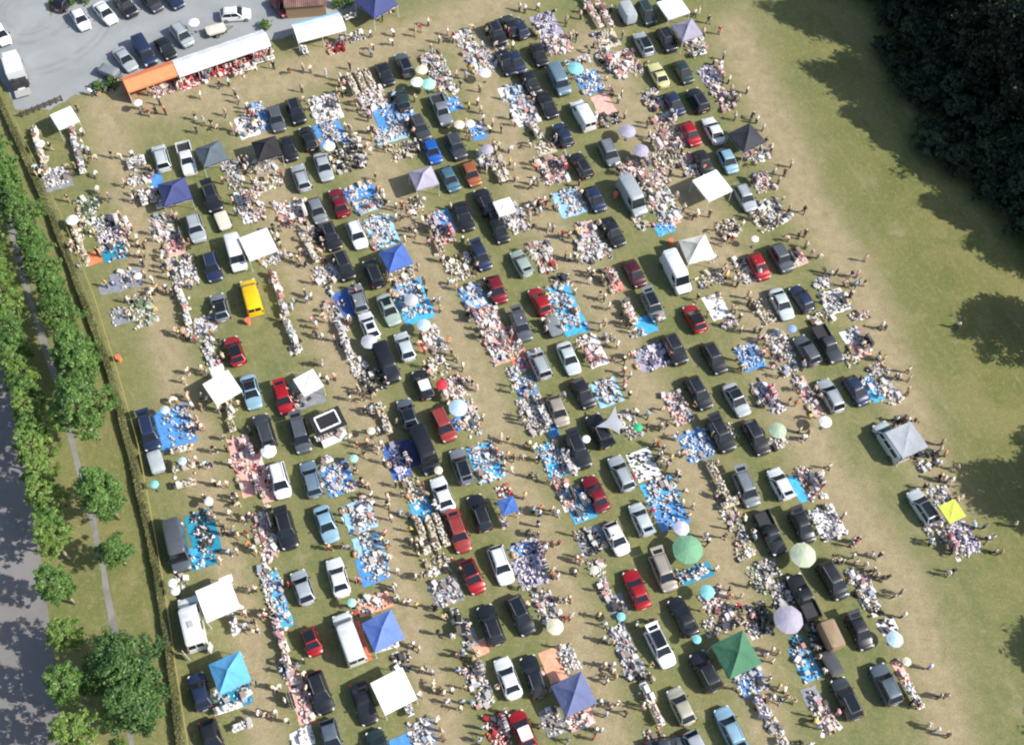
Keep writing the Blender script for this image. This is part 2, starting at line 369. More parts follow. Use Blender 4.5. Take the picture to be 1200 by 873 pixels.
CARDATA = '''
00 375 90 hatchback white d@60,100
00 490 60 saloon white d@90,105
00 585 30 suv black d@55,65
00 705 8 hatchback charcoal d@60,65
00 800 -12 saloon navy d@60,70
00 5 160 hatchback white d@50,90
00 300 2 hatchback black d@50,-60
00 1095 65 estate_car white @170,-12
00 1003 138 trailer:flat cream @110,-30
00 848 165 people_carrier silver d@80,100
00 770 225 hatchback black d@65,90
00 672 243 van navy d@75,125
00 582 275 saloon silver d@85,105
00 508 335 trailer:dome grey d@50,20
00 72 330 box_truck white @-45,-150 z=1.3
00 750 735 people_carrier pale_silver u
00 868 738 pickup white d
01 115 28 hatchback dark_red d@50,60
01 215 8 hatchback slate @70,-20
01 1118 158 suv black d
01 1182 118 hatchback black u
01 600 345 hatchback black d
01 690 300 estate_car dark_grey:dark_roof u
01 680 462 hatchback dark_green u
01 185 520 suv black d
01 95 552 estate_car dark_grey d
01 245 642 hatchback black u
01 153 690 hatchback black d
01 315 775 saloon silver d
01 210 825 estate_car silver u
01 762 592 estate_car charcoal d
01 862 512 pickup grey d
01 820 702 hatchback bright_blue d
01 930 682 suv charcoal d
01 900 832 hatchback teal d
01 1000 807 hatchback orange_brown d
01 1165 290 saloon black d
02 35 130 hatchback navy u
02 125 255 hatchback black d
02 20 288 hatchback navy d
02 535 72 trailer:tall silver u
02 625 62 people_carrier dark_green d
02 612 203 estate_car silver:dark_roof u
02 720 188 suv black d
02 750 20 hatchback slate u
02 683 347 coupe pale_yellow u
02 797 335 hatchback dark_green d
02 755 482 hatchback navy d
02 865 468 suv black u
02 830 622 hatchback red d
02 937 605 saloon white u
02 1005 748 hatchback light_blue d
02 890 757 hatchback black d
02 87 382 hatchback black d
02 165 488 saloon black d
02 218 375 van steel_blue d
02 330 537 van white u
02 237 625 hatchback navy u
02 452 712 people_carrier grey d
02 322 768 estate_car black u
12 560 35 large_van silver d z=1.3
12 1085 45 estate_car silver d
10 910 190 suv silver d
10 985 52 suv black d
10 1037 155 trailer:flat cream u
10 1097 308 van white d
10 985 367 estate_car navy d
10 1022 555 hatchback grey:dark_roof u
11 -20 510 van yellow u
10 1092 757 hatchback red:dark_roof u
11 285 105 hatchback grey d
11 387 68 saloon dark_red u
11 347 225 estate_car black d
11 470 217 estate_car white d
11 408 365 people_carrier black d
11 547 398 people_carrier black u
11 475 515 estate_car grey u
11 527 642 hatchback white:sunroof u
11 618 566 saloon sage_green:sunroof d
11 692 736 hatchback pale_silver u
11 608 818 minibus black d
11 967 133 saloon black d
11 1065 67 suv black u
11 1132 195 hatchback black d
11 1045 320 hatchback navy d
11 1120 473 hatchback dark_red d
12 45 350 hatchback sage_green u
12 388 52 hatchback navy d
12 470 205 saloon black d
12 570 398 hatchback maroon d
12 765 390 large_van white d z=1.3
12 1147 365 hatchback red d
12 130 527 hatchback red u
12 42 642 estate_car dark_grey d
12 193 645 trailer:flat grey u
12 265 792 saloon pale_silver d
12 128 818 people_carrier silver u
12 657 552 estate_car grey:dark_roof d
12 850 607 hatchback red:dark_roof u
12 757 752 suv black d
12 940 792 estate_car black d
13 62 328 suv dark_grey d
13 65 540 saloon pale_silver d
13 158 515 hatchback navy u
13 182 755 estate_car dark_grey u
13 277 728 pickup charcoal d
20 692 268 people_carrier navy d
20 727 405 trailer:dome silver u
20 822 788 large_van dark_grey d z=1.2
20 1168 75 saloon light_blue:dark_roof d
21 128 107 hatchback red d
21 40 258 people_carrier charcoal u
21 207 278 people_carrier dark_grey d
21 110 487 people_carrier white d
21 257 480 estate_car steel_blue u
21 327 690 saloon light_blue d
21 140 720 suv black d
21 778 40 hatchback black:white_roof u
21 705 178 hatchback slate:dark_roof u
21 870 228 people_carrier brick_red d
21 785 345 large_van black d z=1.1
21 957 420 estate_car grey:dark_roof u
21 868 553 saloon white u
21 1042 637 estate_car black u
21 942 732 estate_car brick_red d
31 1005 88 hatchback red:dark_roof d
31 1140 35 estate_car white d
22 215 165 hatchback beige d
22 330 82 hatchback black d
22 408 258 suv black u
22 308 352 suv black d
22 390 548 saloon dark_red u
22 510 453 estate_car silver u
22 602 667 hatchback pale_silver u
22 487 757 hatchback white d
22 868 80 estate_car black d
22 1045 112 saloon silver:dark_roof d
22 972 277 suv black d
22 1135 287 estate_car black d
22 1090 527 people_carrier grey d
22 1200 732 pickup black d
23 293 92 estate_car silver u
23 412 70 hatchback navy d
23 575 305 minibus pale_silver u z=1.1
23 722 610 estate_car pale_silver:dark_roof u
23 58 502 hatchback white u
23 160 700 hatchback black d
30 890 300 camper_van white u z=1.4
30 930 622 hatchback navy u
30 985 842 hatchback black d
31 217 138 hatchback silver u
31 382 92 saloon white u
31 432 372 large_van white u z=1.3
31 258 392 city_car red:dark_roof d
31 297 628 estate_car black d
31 502 677 saloon black d
31 350 842 hatchback slate d
31 1092 312 estate_car black u
32 40 268 estate_car black:dark_roof d
31 1172 560 saloon white u
31 575 885 hatchback dark_green u
32 580 147 saloon red u
32 705 68 people_carrier beige d
32 797 275 saloon black u
32 690 417 estate_car white:dark_roof d
32 900 530 suv black:roof_rails u
32 787 690 hatchback gold u
32 1015 792 estate_car light_blue u
32 102 552 estate_car black u
32 50 800 hatchback red:white_roof u
32 725 885 saloon charcoal @160,-20
32 865 893 hatchback silver d
33 302 107 people_carrier black d
33 165 185 pickup black u
33 427 345 hatchback black d
33 367 655 estate_car charcoal:dark_roof u
33 548 590 suv slate u
33 285 368 trailer:tall tan u
33 296 492 trailer:flat charcoal u
'''
for ln in CARDATA.strip().split('\n'):
    a = ln.split(); t, x, y = a[0], float(a[1]), float(a[2]); k = a[3].split(':'); c = a[4].split(':')
    top = (k[1] if len(k) > 1 else c[1] if len(c) > 1 else 'none').replace('_', ' '); z = .75; nose = 'u'
    for e in a[5:]:
        if e.startswith('z='): z = float(e[2:])
        elif '@' in e: nose = tuple(float(v) for v in e.split('@')[1].split(','))
        else: nose = e
    vehicle(t, x, y, k[0].replace('_', ' '), c[0].replace('_', ' '), nose, top, z)
# ------------------------------------------------------------------ shelters
TCOL = {'white':'#f2f2f0','ivory':'#e9e4d3','cream':'#e6dcc0','slate grey':'#5b6670','charcoal':'#3a3d44','black':'#26262a','navy':'#434b7c','royal blue':'#4a69b2','cornflower blue':'#6a86d2','sky blue':'#64b0e4',  # some canopy colours are lightened to imitate aerial haze
 'slate blue':'#69729a','green':'#4a7c5e','lilac':'#aaa5b6','lilac grey':'#9f9aac','pale lilac':'#cfcbe0','pale blue':'#bcd6ea','mint':'#a5e0cf','turquoise':'#86ccd2','sage':'#a9bba0','pale green':'#b9c4a8','leaf green':'#74a682',
 'bright green':'#38b07a','red':'#c8313f','orange':'#f0793f','bright orange':'#f58a5c','blue and white':'#8fa8dc','light grey':'#b9bcc2','silver':'#a9adb3','grey':'#8d9096','teal':'#2c8fb0',
 'blue':'#5494d2','deep blue':'#466cb2','bright blue':'#4cb0e4','pale sky':'#9ccbe8','pink':'#efb3a6','salmon':'#ea8f78','coral':'#e07a5c','peach':'#f0a98a','yellow green':'#cbd758','beige':'#cdbfa8','brown':'#7a5f48','rust':'#6d4a44'}
def tc(n): return srgb(TCOL[n])
def gazebo(t, x, y, spx, col, style='peak', ang=0., h=2.35):
    if style == 'awning': h = 2.15
    px, py = tp(t, x, y); p = at(px, py, h); S = spx/3.967*mpp(px, py)*.978; p.z = 0
    S = max(1.8, min(S, 4.2)); a = S/2
    root = link('gazebo', None, None, p, ROWANG-math.pi/2+R(ang)); c = tc(col)
    m = MB(); nseg = 4
    hz = h+1.05*S/3 if style == 'peak' else h+.07 if style == 'awning' else h+.3
    cor = [(-a,-a),(a,-a),(a,a),(-a,a)]
    rings = []
    edge = []
    for (x0,y0),(x1,y1) in zip(cor, cor[1:]+cor[:1]):
        for k in range(nseg): edge.append((lerp(x0,x1,k/nseg), lerp(y0,y1,k/nseg), 1-.05*math.sin(math.pi*k/nseg)))
    def ring(s, z, sag): return [Vector((ex*s*(f if sag else 1), ey*s*(f if sag else 1), z-(0.06*(1-f)/.05 if sag else 0))) for ex, ey, f in edge]
    m.loft([ring(1.0, h-.22, False), ring(1.0, h, False), ring(.66, lerp(h,hz,.36), True), ring(.33, lerp(h,hz,.68), True), ring(.03, hz, False)], smooth=False)
    m.f = m.f[:-2] + m.f[-1:]; m.m = m.m[:len(m.f)]; m.sm = m.sm[:len(m.f)]
    kid('canopy', m.mesh('canopy', FABRIC, fix=False), root, c)
    for cx, cy in cor:
        mm = MB(); mm.box((cx*.975, cy*.975, (h-.05)/2), (.055,.055,h-.05)); mm.box((cx*.975, cy*.975, .01), (.14,.14,.02)); kid('leg', mm.mesh('leg', STEEL), root)
    mm = MB()
    for (x0,y0),(x1,y1) in zip(cor, cor[1:]+cor[:1]):
        for z0, z1 in ((h-.55,h-.1),(h-.1,h-.55)):
            mx, my = (x0+x1)/2*.97, (y0+y1)/2*.97
            mm.tube((x0*.97,y0*.97,z0),(mx,my,z1),.012,n=4); mm.tube((mx,my,z0),(x1*.97,y1*.97,z1),.012,n=4)
    kid('frame', mm.mesh('frame', STEEL), root)
    nm = {'peak': f'{col} peaked gazebo', 'flat': f'{col} flat-topped gazebo', 'awning': f'{col} flat awning'}[style]
    reg(root, nm, 'gazebo', 'pop-up gazebos', anchor=True)
    return root
GAZ = '''
00 300 548 104 white flat 12
00 985 715 122 slate_grey peak 5
10 812 18 132 navy peak 0
01 50 690 118 black peak 0
01 780 828 112 lilac peak 0
01 560 12 150 navy peak 20
02 750 35 115 white flat 3
02 815 140 108 lilac_grey peak 3
02 1092 640 125 charcoal peak 10
02 932 862 135 white flat 8
11 10 262 140 white flat 5
11 650 325 122 royal_blue peak 5
11 1155 88 85 white flat 0
12 860 285 132 ivory peak -5
20 1033 55 135 white flat 14
30 1012 195 165 white flat 4
30 1068 535 155 sky_blue peak 4
31 590 340 152 cornflower_blue peak 6
31 640 620 165 white flat 6
32 288 635 160 slate_blue peak 4
32 1043 450 172 green peak 4
23 645 298 142 silver awning 4
23 857 630 92 yellow_green awning 3
21 1172 603 72 deep_blue flat 0
21 243 32 105 white flat 12
'''
for ln in GAZ.strip().split('\n'):
    a = ln.split(); gazebo(a[0], float(a[1]), float(a[2]), float(a[3]), a[4].replace('_', ' '), a[5], float(a[6]))
def parasol(t, x, y, dpx, col):
    px, py = tp(t, x, y); h = 1.8; p = at(px, py, h); D = dpx/3.967*mpp(px, py)*.98; p.z = 0; D = max(.95, D*.92)
    if D > 2.8: h = 2.05
    r = D/2; root = link('parasol', None, None, p, random.uniform(0, 1)); n = 8
    m = MB(); rise = .30*r
    def ring(s, z): return [Vector((r*s*math.cos(2*math.pi*i/16)*(1 if i % 2 == 0 else .955), r*s*math.sin(2*math.pi*i/16)*(1 if i % 2 == 0 else .955), z)) for i in range(16)]
    m.loft([ring(1, h-.12), ring(1, h), ring(.6, h+rise*.55), ring(.25, h+rise*.9), ring(.02, h+rise)], smooth=False)
    m.f = m.f[:-2] + m.f[-1:]; m.m = m.m[:len(m.f)]; m.sm = m.sm[:len(m.f)]
    kid('canopy', m.mesh('canopy', FABRIC, fix=False), root, tc(col))
    mm = MB(); mm.tube((0,0,0),(0,0,h+rise+.08),.022,n=6); kid('pole', mm.mesh('pole', STEEL), root)
    mm = MB()
    for i in range(8):
        t_ = 2*math.pi*i/8; mm.tube((0,0,h+rise*.92),(r*.98*math.cos(t_),r*.98*math.sin(t_),h-.02),.008,n=4)
    kid('ribs', mm.mesh('ribs', STEEL), root)
    mm = MB(); mm.tube((0,0,0),(0,0,.07),.22,.2,n=14); kid('base', mm.mesh('base', DSTEEL), root)
    reg(root, f'{"large " if D > 2.8 else "small " if D < 1.25 else ""}{col} parasol', 'parasol', 'parasols over the stalls', anchor=True)
PAR = '''
00 185 668 48 white
00 640 478 44 white
00 900 105 58 white
01 770 325 62 cream
01 748 382 66 white
01 802 392 74 mint
01 945 580 56 cream
01 995 575 52 ivory
01 1075 695 66 lilac
01 340 680 62 white
01 1065 340 62 white
02 295 318 82 turquoise
02 537 610 88 lilac
02 600 700 82 lilac
10 335 150 64 white
10 640 410 36 white
11 780 638 72 pale_blue
11 722 522 74 light_grey
11 525 715 84 light_grey
12 1130 238 32 white
13 113 655 46 blue_and_white
21 58 350 82 white
21 535 257 36 cream
21 940 150 98 pale_blue
21 455 385 38 mint
21 862 42 62 red
21 848 440 38 cream
22 788 710 82 pale_lilac
22 815 812 158 leaf_green
22 585 240 48 bright_green
23 45 255 92 sage
23 160 838 135 pale_green
23 267 215 66 white
32 908 160 76 turquoise
32 200 322 88 cream
32 507 275 40 turquoise
32 383 58 44 cream
33 92 292 152 lilac
33 590 380 86 pale_blue
33 645 484 36 cream
30 815 155 46 white
30 802 118 36 white
20 847 397 36 pale_blue
20 717 505 42 turquoise
20 765 160 46 pale_blue
32 860 380 34 turquoise
22 345 295 36 white
31 445 210 34 mint
20 970 585 32 white
'''
for ln in PAR.strip().split('\n'):
    a = ln.split(); parasol(a[0], float(a[1]), float(a[2]), float(a[3]), a[4].replace('_', ' '))

def marquee(pts, depth, col, desc, h=2.3, closed=True, stripe=None):
    """row marquee: eave line pts[0]-pts[1] at the back (roof level), running depth metres to the front"""
    A, B = at(*pts[0], h), at(*pts[1], h); u = (B-A); L = u.length; u.normalize(); v = Vector((u.y, -u.x, 0))
    if v.y > 0: v = -v
    root = link('marquee', None, None, Vector((A.x, A.y, 0)), math.atan2(u.y, u.x)); s = -1
    m = MB(); d = depth; n = max(2, int(L/2.5))
    prof = [(0,h-.25),(0,h),(d*.5,h+.75),(d,h),(d,h-.3)]
    rings = []
    for k in range(n*2+1):
        x = L*k/(n*2); sag = .05 if k % 2 else 0
        rings.append([Vector((x, s*y, z-(sag if 0 < i < 4 else 0))) for i, (y, z) in enumerate(prof)])
    vs = [p for r in rings for p in r]; fs = []
    for k in range(len(rings)-1):
        for i in range(4): fs.append((k*5+i, k*5+i+1, k*5+i+6, k*5+i+5))
    m.add(vs, fs); kid('canopy', m.mesh('canopy', FABRIC, fix=False), root, tc(col))
    if closed:
        m = MB(); m.add([(0,s*.02,0),(L,s*.02,0),(L,s*.02,h-.2),(0,s*.02,h-.2)], [(0,1,2,3)]); kid('back_wall', m.mesh('back_wall', FABRIC), root, tc(col))
        m = MB(); m.add([(.02,0,0),(.02,s*d,0),(.02,s*d,h),(.02,s*d*.5,h+.73),(.02,0,h)], [(0,1,2,3,4)]); kid('end_wall', m.mesh('end_wall', FABRIC), root, tc(col))
    for k in range(n+1):
        for y in (.06, d-.06):
            mm = MB(); mm.box((min(max(L*k/n,.06),L-.06), s*y, h/2), (.07,.07,h)); kid('leg', mm.mesh('leg', STEEL), root)
    if stripe:
        mm = MB(); mm.box((L/2, .04, h-.02), (L, .25, .06)); kid('blue_edging', mm.mesh('blue_edging', FABRIC), root, tc(stripe))
    reg(root, desc, 'marquee', anchor=True, p=A+u*L/2)
    return A, u, v, L
MQ = []
o_, w_ = tp('00', 563, 362), tp('00', 793, 283)
MQ.append(marquee((o_, w_), 2.7, 'bright orange', 'bright orange marquee'))
MQ.append(marquee((tp('00', 797, 282), tp('01', 30, 138)), 3.0, 'white', 'long white marquee'))
MQ.append(marquee((tp('01', 163, 118), tp('01', 385, 60)), 3.2, 'white', 'short white marquee edged with blue', closed=False, stripe='sky blue'))
# rusty shed roof behind the short marquee
A = tat('01', 235, 55); root = link('shed', None, None, Vector((A.x, A.y, 0)), R(12))
m = MB(); m.box((0,0,1.1),(5.4,2.2,2.2)); kid('wall', m.mesh('wall', WOODM), root)
m = MB()
for k in range(22): m.add([(-2.9+k*.264,-1.4,2.25),(-2.9+k*.264+.132,-1.4,2.33),(-2.9+k*.264+.132,1.4,2.63),(-2.9+k*.264,1.4,2.55)],[(0,1,2,3)]); m.add([(-2.9+k*.264+.132,-1.4,2.33),(-2.9+k*.264+.264,-1.4,2.25),(-2.9+k*.264+.264,1.4,2.55),(-2.9+k*.264+.132,1.4,2.63)],[(0,1,2,3)])
kid('roof', m.mesh('roof', mat('rusty_sheet',(.20,.11,.09),rough=.7,noise=.5,nscale=.8)), root)
reg(root, 'shed with rusty red-brown sheet roof', 'shed', anchor=True)
# black bar stall with a square white counter ring on its roof
px, py = tp('21', 332, 213); P0 = at(px, py, 2.3); S = 152/3.967*mpp(px, py); root = link('bar_stall', None, None, Vector((P0.x, P0.y, 0)), ROWANG-math.pi/2+R(6))
m = MB(); m.box((0,0,2.3),(S,S*.68,.3),taper=.97); kid('canopy', m.mesh('canopy', FABRIC), root, tc('black'))
m = MB(); a, b = S*.33, S*.24
for q, d in (((0,b,2.53),(2*a,.17,.12)),((0,-b,2.53),(2*a,.17,.12)),((a,0,2.53),(.17,2*b-.18,.12)),((-a,0,2.53),(.17,2*b-.18,.12))): m.box(q, d)
for k in range(7): m.box((-a+k*a/3, b*(1 if k % 2 else -1), 2.65), (.13,.13,.08))
kid('white_ring', m.mesh('white_ring', PLAIN), root, tc('white'))
for cx in (-1, 1):
    for cy in (-1, 1):
        mm = MB(); mm.box((cx*S*.47, cy*S*.31, 1.08),(.07,.07,2.15)); kid('leg', mm.mesh('leg', DSTEEL), root)
m = MB(); m.box((0,-S*.42,.5),(S*.8,.5,1.0)); kid('counter', m.mesh('counter', PLAIN), root, tc('white'))
reg(root, 'black canopy stall topped with a square white ring', 'stall', anchor=True)
# grey shade sail
P0 = tat('22', 465, 215, 2.4); root = link('shade_sail', None, None, Vector((P0.x, P0.y, 0)))
pts = [tat('22', *q, 2.2)-Vector((P0.x,P0.y,0)) for q in ((478,150),(392,238),(500,280),(528,245))]; pts[0].z = 2.7; pts[2].z = 2.5
m = MB(); N = 6; vs = []; fs = []
for i in range(N+1):
    for j in range(N+1):
        u, v = i/N, j/N; q = lerp(lerp(pts[0],pts[1],u), lerp(pts[3],pts[2],u), v); ce = Vector((0,0,2.5)); k = .30*(4*u*(1-u)*(abs(2*v-1)**2)+4*v*(1-v)*(abs(2*u-1)**2)); vs.append(lerp(q, lerp(lerp(pts[0],pts[2],.5),lerp(pts[1],pts[3],.5),.5), k))
for i in range(N):
    for j in range(N): a = i*(N+1)+j; fs.append((a,a+1,a+N+2,a+N+1))
m.add(vs, fs, smooth=True); kid('sail', m.mesh('sail', FABRIC), root, tc('silver'))
for q in pts[:3]:
    mm = MB(); mm.tube((q.x,q.y,0),(q.x,q.y,q.z),.025,n=6); kid('pole', mm.mesh('pole', STEEL), root)
reg(root, 'silver grey four-pointed shade sail', 'shade sail', anchor=True)

# ------------------------------------------------------------------ stalls: tarps, tables, goods, boxes
PAL = {
 'w': ['#f0efec','#e7e6e2','#dcdcd8','#f4f1ea','#c9cbcc','#b7b4b4','#f0efec','#e9dcd8','#8f8078','#3c3a3b','#a4958a','#ddd0c4','#5c5c62','#c08f8a','#aab6c6','#efe9e2','#cfc4c0'],
 'p': ['#f0e4df','#f3efea','#e3c3ba','#d99a92','#f0efec','#b9968c','#e8d2c6','#8b5a58','#48403e','#a08a7c','#f0e4df','#d3c4ba','#6a5e5a','#d09a98','#f2f0ec','#e4dcd6'],
 'd': ['#2b2c2f','#1f2022','#4a4440','#6d6258','#3a3c42','#8b8278','#55504a','#d8d6d0','#efefec','#2b2c2f','#74695c'],
 'b': ['#b4d0ea','#eceff2','#86aeda','#d6e2ec','#f0f1f1','#5f8cc4','#dfe3e8','#b9c2d0','#5a6678','#e5ded8','#f2f2f0','#b8a59c','#efeeee'],
 'c': ['#e9e1d0','#d8cbb2','#c7b595','#f2eee2','#9a8468','#6d5640','#efeae0','#b9aa92','#40352a','#dcd3c2','#f4f2ee'],
 'l': ['#dcd6e6','#efecf2','#b9aecb','#8f84a8','#f2f0f2','#cfc8d8','#5c5470','#e6d8dc','#3a3746','#f0efec'],
 'g': ['#e8ebe4','#9fae8e','#c7cfba','#6f7f60','#f0f1ec','#d8d8cc','#4c5848','#b7a78f'],
 'r': ['#c8202c','#e05a5a','#f0dcd8','#f2eeec','#8a1a22','#e8b0a8','#f0efec','#b83a3a','#3a2a2a'],
}
PALL = {k: [srgb(c) for c in v] for k, v in PAL.items()}
_ico = [(math.cos(t)*r, math.sin(t)*r, z) for z, r in ((0,.85),(.55,1.0),(.95,.5)) for t in [i*math.pi/3 for i in range(6)]]
_icf = [(i, (i+1)%6, 6+(i+1)%6, 6+i) for i in range(6)] + [(6+i, 6+(i+1)%6, 12+(i+1)%6, 12+i) for i in range(6)] + [tuple(range(12,18))]
def put_item(m, p, z, pal, big=1.):
    c = random.choice(pal); k = random.random(); rz = ROWANG + random.choice((0, 0, .3, random.uniform(0, 3)))
    f = random.uniform(.66, 1.08); c = tuple(min(.85, v*f) for v in c)
    if k > .975:
        m.box((p.x,p.y,z+.24), (random.uniform(.4,.8), random.uniform(.35,.55), random.uniform(.35,.6)), rz, 0, c); return
    if k > .94:
        m.box((p.x,p.y,z+.025), (random.uniform(.6,1.1)*big, random.uniform(.5,.8)*big, .03), rz, 0, random.choice(((.8,.8,.78),(.72,.70,.68),(.62,.6,.6),(.75,.68,.62)))); return
    if k < .34:
        m.box((p.x,p.y,z+.09), (random.uniform(.18,.5)*big, random.uniform(.15,.36)*big, random.uniform(.08,.26)), rz, 0, c)
        if random.random() < .35: m.box((p.x,p.y,z+.22), (random.uniform(.1,.25), random.uniform(.1,.2), .1), rz+.4, 0, random.choice(pal))
    elif k < .66:
        sx, sy, sz = random.uniform(.10,.28)*big, random.uniform(.10,.24)*big, random.uniform(.08,.24); cs, sn = math.cos(rz), math.sin(rz)
        m.add([(p.x+(a*sx*cs-b*sy*sn), p.y+(a*sx*sn+b*sy*cs), z+h*sz) for a, b, h in _ico], _icf, 0, c, smooth=True)
    elif k < .82:
        m.box((p.x,p.y,z+.02), (random.uniform(.25,.62)*big, random.uniform(.2,.45)*big, .035), rz, 0, c)
        if random.random() < .5: m.box((p.x+.05,p.y+.04,z+.055), (random.uniform(.12,.3), random.uniform(.1,.25), .03), rz+.2, 0, random.choice(pal))
    else:
        m.tube((p.x,p.y,z),(p.x+random.uniform(-.04,.04),p.y,z+random.uniform(.2,.5)), random.uniform(.05,.12), random.uniform(.03,.12), 6, 0, c)
NBOX = [0]; BOXPROTO = {}
def box_thing(p, z, near):
    kind = random.choice(('cardboard_box',)*3+('plastic_crate',)*2)
    if kind not in BOXPROTO:
        m = MB(); w, d, h, t = .5, .36, .30, .015
        m.box((0,0,t/2),(w,d,t)); m.box((w/2,0,h/2),(t,d,h)); m.box((-w/2,0,h/2),(t,d,h)); m.box((0,d/2,h/2),(w-t,t,h)); m.box((0,-d/2,h/2),(w-t,t,h))
        if kind == 'cardboard_box':
            m.box((w/2+.09,0,h-.03),(.19,d,.012),rot=Matrix.Rotation(.5,3,'Y')); m.box((-w/2-.09,0,h-.03),(.19,d,.012),rot=Matrix.Rotation(-.5,3,'Y'))
            m.box((0,d/2+.07,h-.03),(w,.16,.012),rot=Matrix.Rotation(-.5,3,'X')); m.box((0,-d/2-.07,h-.03),(w,.16,.012),rot=Matrix.Rotation(.5,3,'X'))
        else:
            for s in (-1,1): m.box((0,s*(d/2+.012),h-.02),(w+.06,.03,.045)); m.box((s*(w/2+.012),0,h-.02),(.03,d,.045))
            for k in range(5): m.box((-.2+k*.1,d/2+.012,h/2),(.02,.012,h-.06)); m.box((-.2+k*.1,-d/2-.012,h/2),(.02,.012,h-.06))
        root = link(kind, m.mesh(kind, CARD))
        mm = MB()
        for k in range(9): mm.box((random.uniform(-.18,.18),random.uniform(-.11,.11),.14),(random.uniform(.08,.2),random.uniform(.06,.16),.26),random.uniform(0,3),0,random.choice(PALL['w']))
        g = kid('contents', mm.mesh('contents', GOODS), root); BOXPROTO[kind] = root
    else: root = copy_tree(BOXPROTO[kind])
    root.location = (p.x, p.y, z); root.rotation_euler = (0, 0, ROWANG+random.uniform(-.4,.4))
    cn, ch = random.choice((('brown','#b08a5c'),('pale brown','#c9ab82'),('white','#e8e6e0')) if kind == 'cardboard_box' else (('blue','#2d5fae'),('grey','#8b8f94'),('green','#3f7a4c'),('black','#2a2b2d'),('red','#b8333a')))
    root.color = (*srgb(ch), 1); NBOX[0] += 1
    reg(root, f'{cn} {"open cardboard box" if kind=="cardboard_box" else "plastic crate"} of goods', 'box' if kind == 'cardboard_box' else 'crate', 'boxes and crates at the stalls')
TBL = {}
def table(p, rz, L, cloth):
    L = round(L*4)/4; key = L
    if key not in TBL:
        root = link('trestle_table', None)
        m = MB(); m.box((0,0,.72),(L,.72,.04)); kid('table_top', m.mesh('table_top', PLAIN), root)
        for x in (-L/2+.2, L/2-.2):
            for y in (-.28,.28):
                m = MB(); m.tube((x,y,0),(x*.97,y*.8,.70),.02,n=5); kid('leg', m.mesh('leg', DSTEEL), root)
        TBL[key] = root
    else: root = copy_tree(TBL[key])
    root.location = p; root.rotation_euler = (0,0,rz)
    for k in KIDS[root.name]:
        if k.name.startswith('table_top'): k.color = (*tc(cloth), 1)
    return root
NRAIL = [0]
def clothes_rail(p, rz):
    NRAIL[0] += 1; root = link('clothes_rail', None, None, p, rz)
    m = MB(); m.tube((-.8,0,1.5),(.8,0,1.5),.018,n=5)
    for x in (-.8,.8): m.tube((x,0,0),(x,0,1.5),.018,n=5); m.tube((x,-.25,.04),(x,.25,.04),.02,n=5)
    kid('frame', m.mesh('frame', STEEL), root); m = MB(); pn, cs = random.choice((('pale',['#efeae4','#e8dcd6','#d8d4d0']),('dark',['#2c2c30','#3c3a40','#55504c']),('red and pink',['#b4303c','#dd9a98','#efe0dc']),('mixed',['#efeae4','#2c2c30','#9c4a4a','#5a6a8a'])))
    for k in range(22): m.box((-.74+k*.07, random.uniform(-.03,.03), 1.02+random.uniform(-.08,.08)), (.045, .42, .86), random.uniform(-.12,.12), 0, srgb(random.choice(cs)))
    c = kid('hanging_clothes', m.mesh('hanging_clothes', GOODS, fix=False), root)
    reg(root, f'rail of {pn} hanging clothes', 'clothes rail', 'clothes rails at the stalls')
STALLC = {'B':'blue','D':'deep blue','S':'bright blue','Y':'pale sky','T':'teal','P':'pink','K':'salmon','O':'peach','C':'coral','W':'white','G':'grey','L':'lilac','E':'beige','F':'bright orange','V':'yellow green','N':'navy'}
PN = {'w':'mixed pale','p':'pinkish','d':'dark','b':'blue and white','c':'cream and brown','l':'lilac and white','g':'greenish','r':'red and white'}
STALLRECTS = []
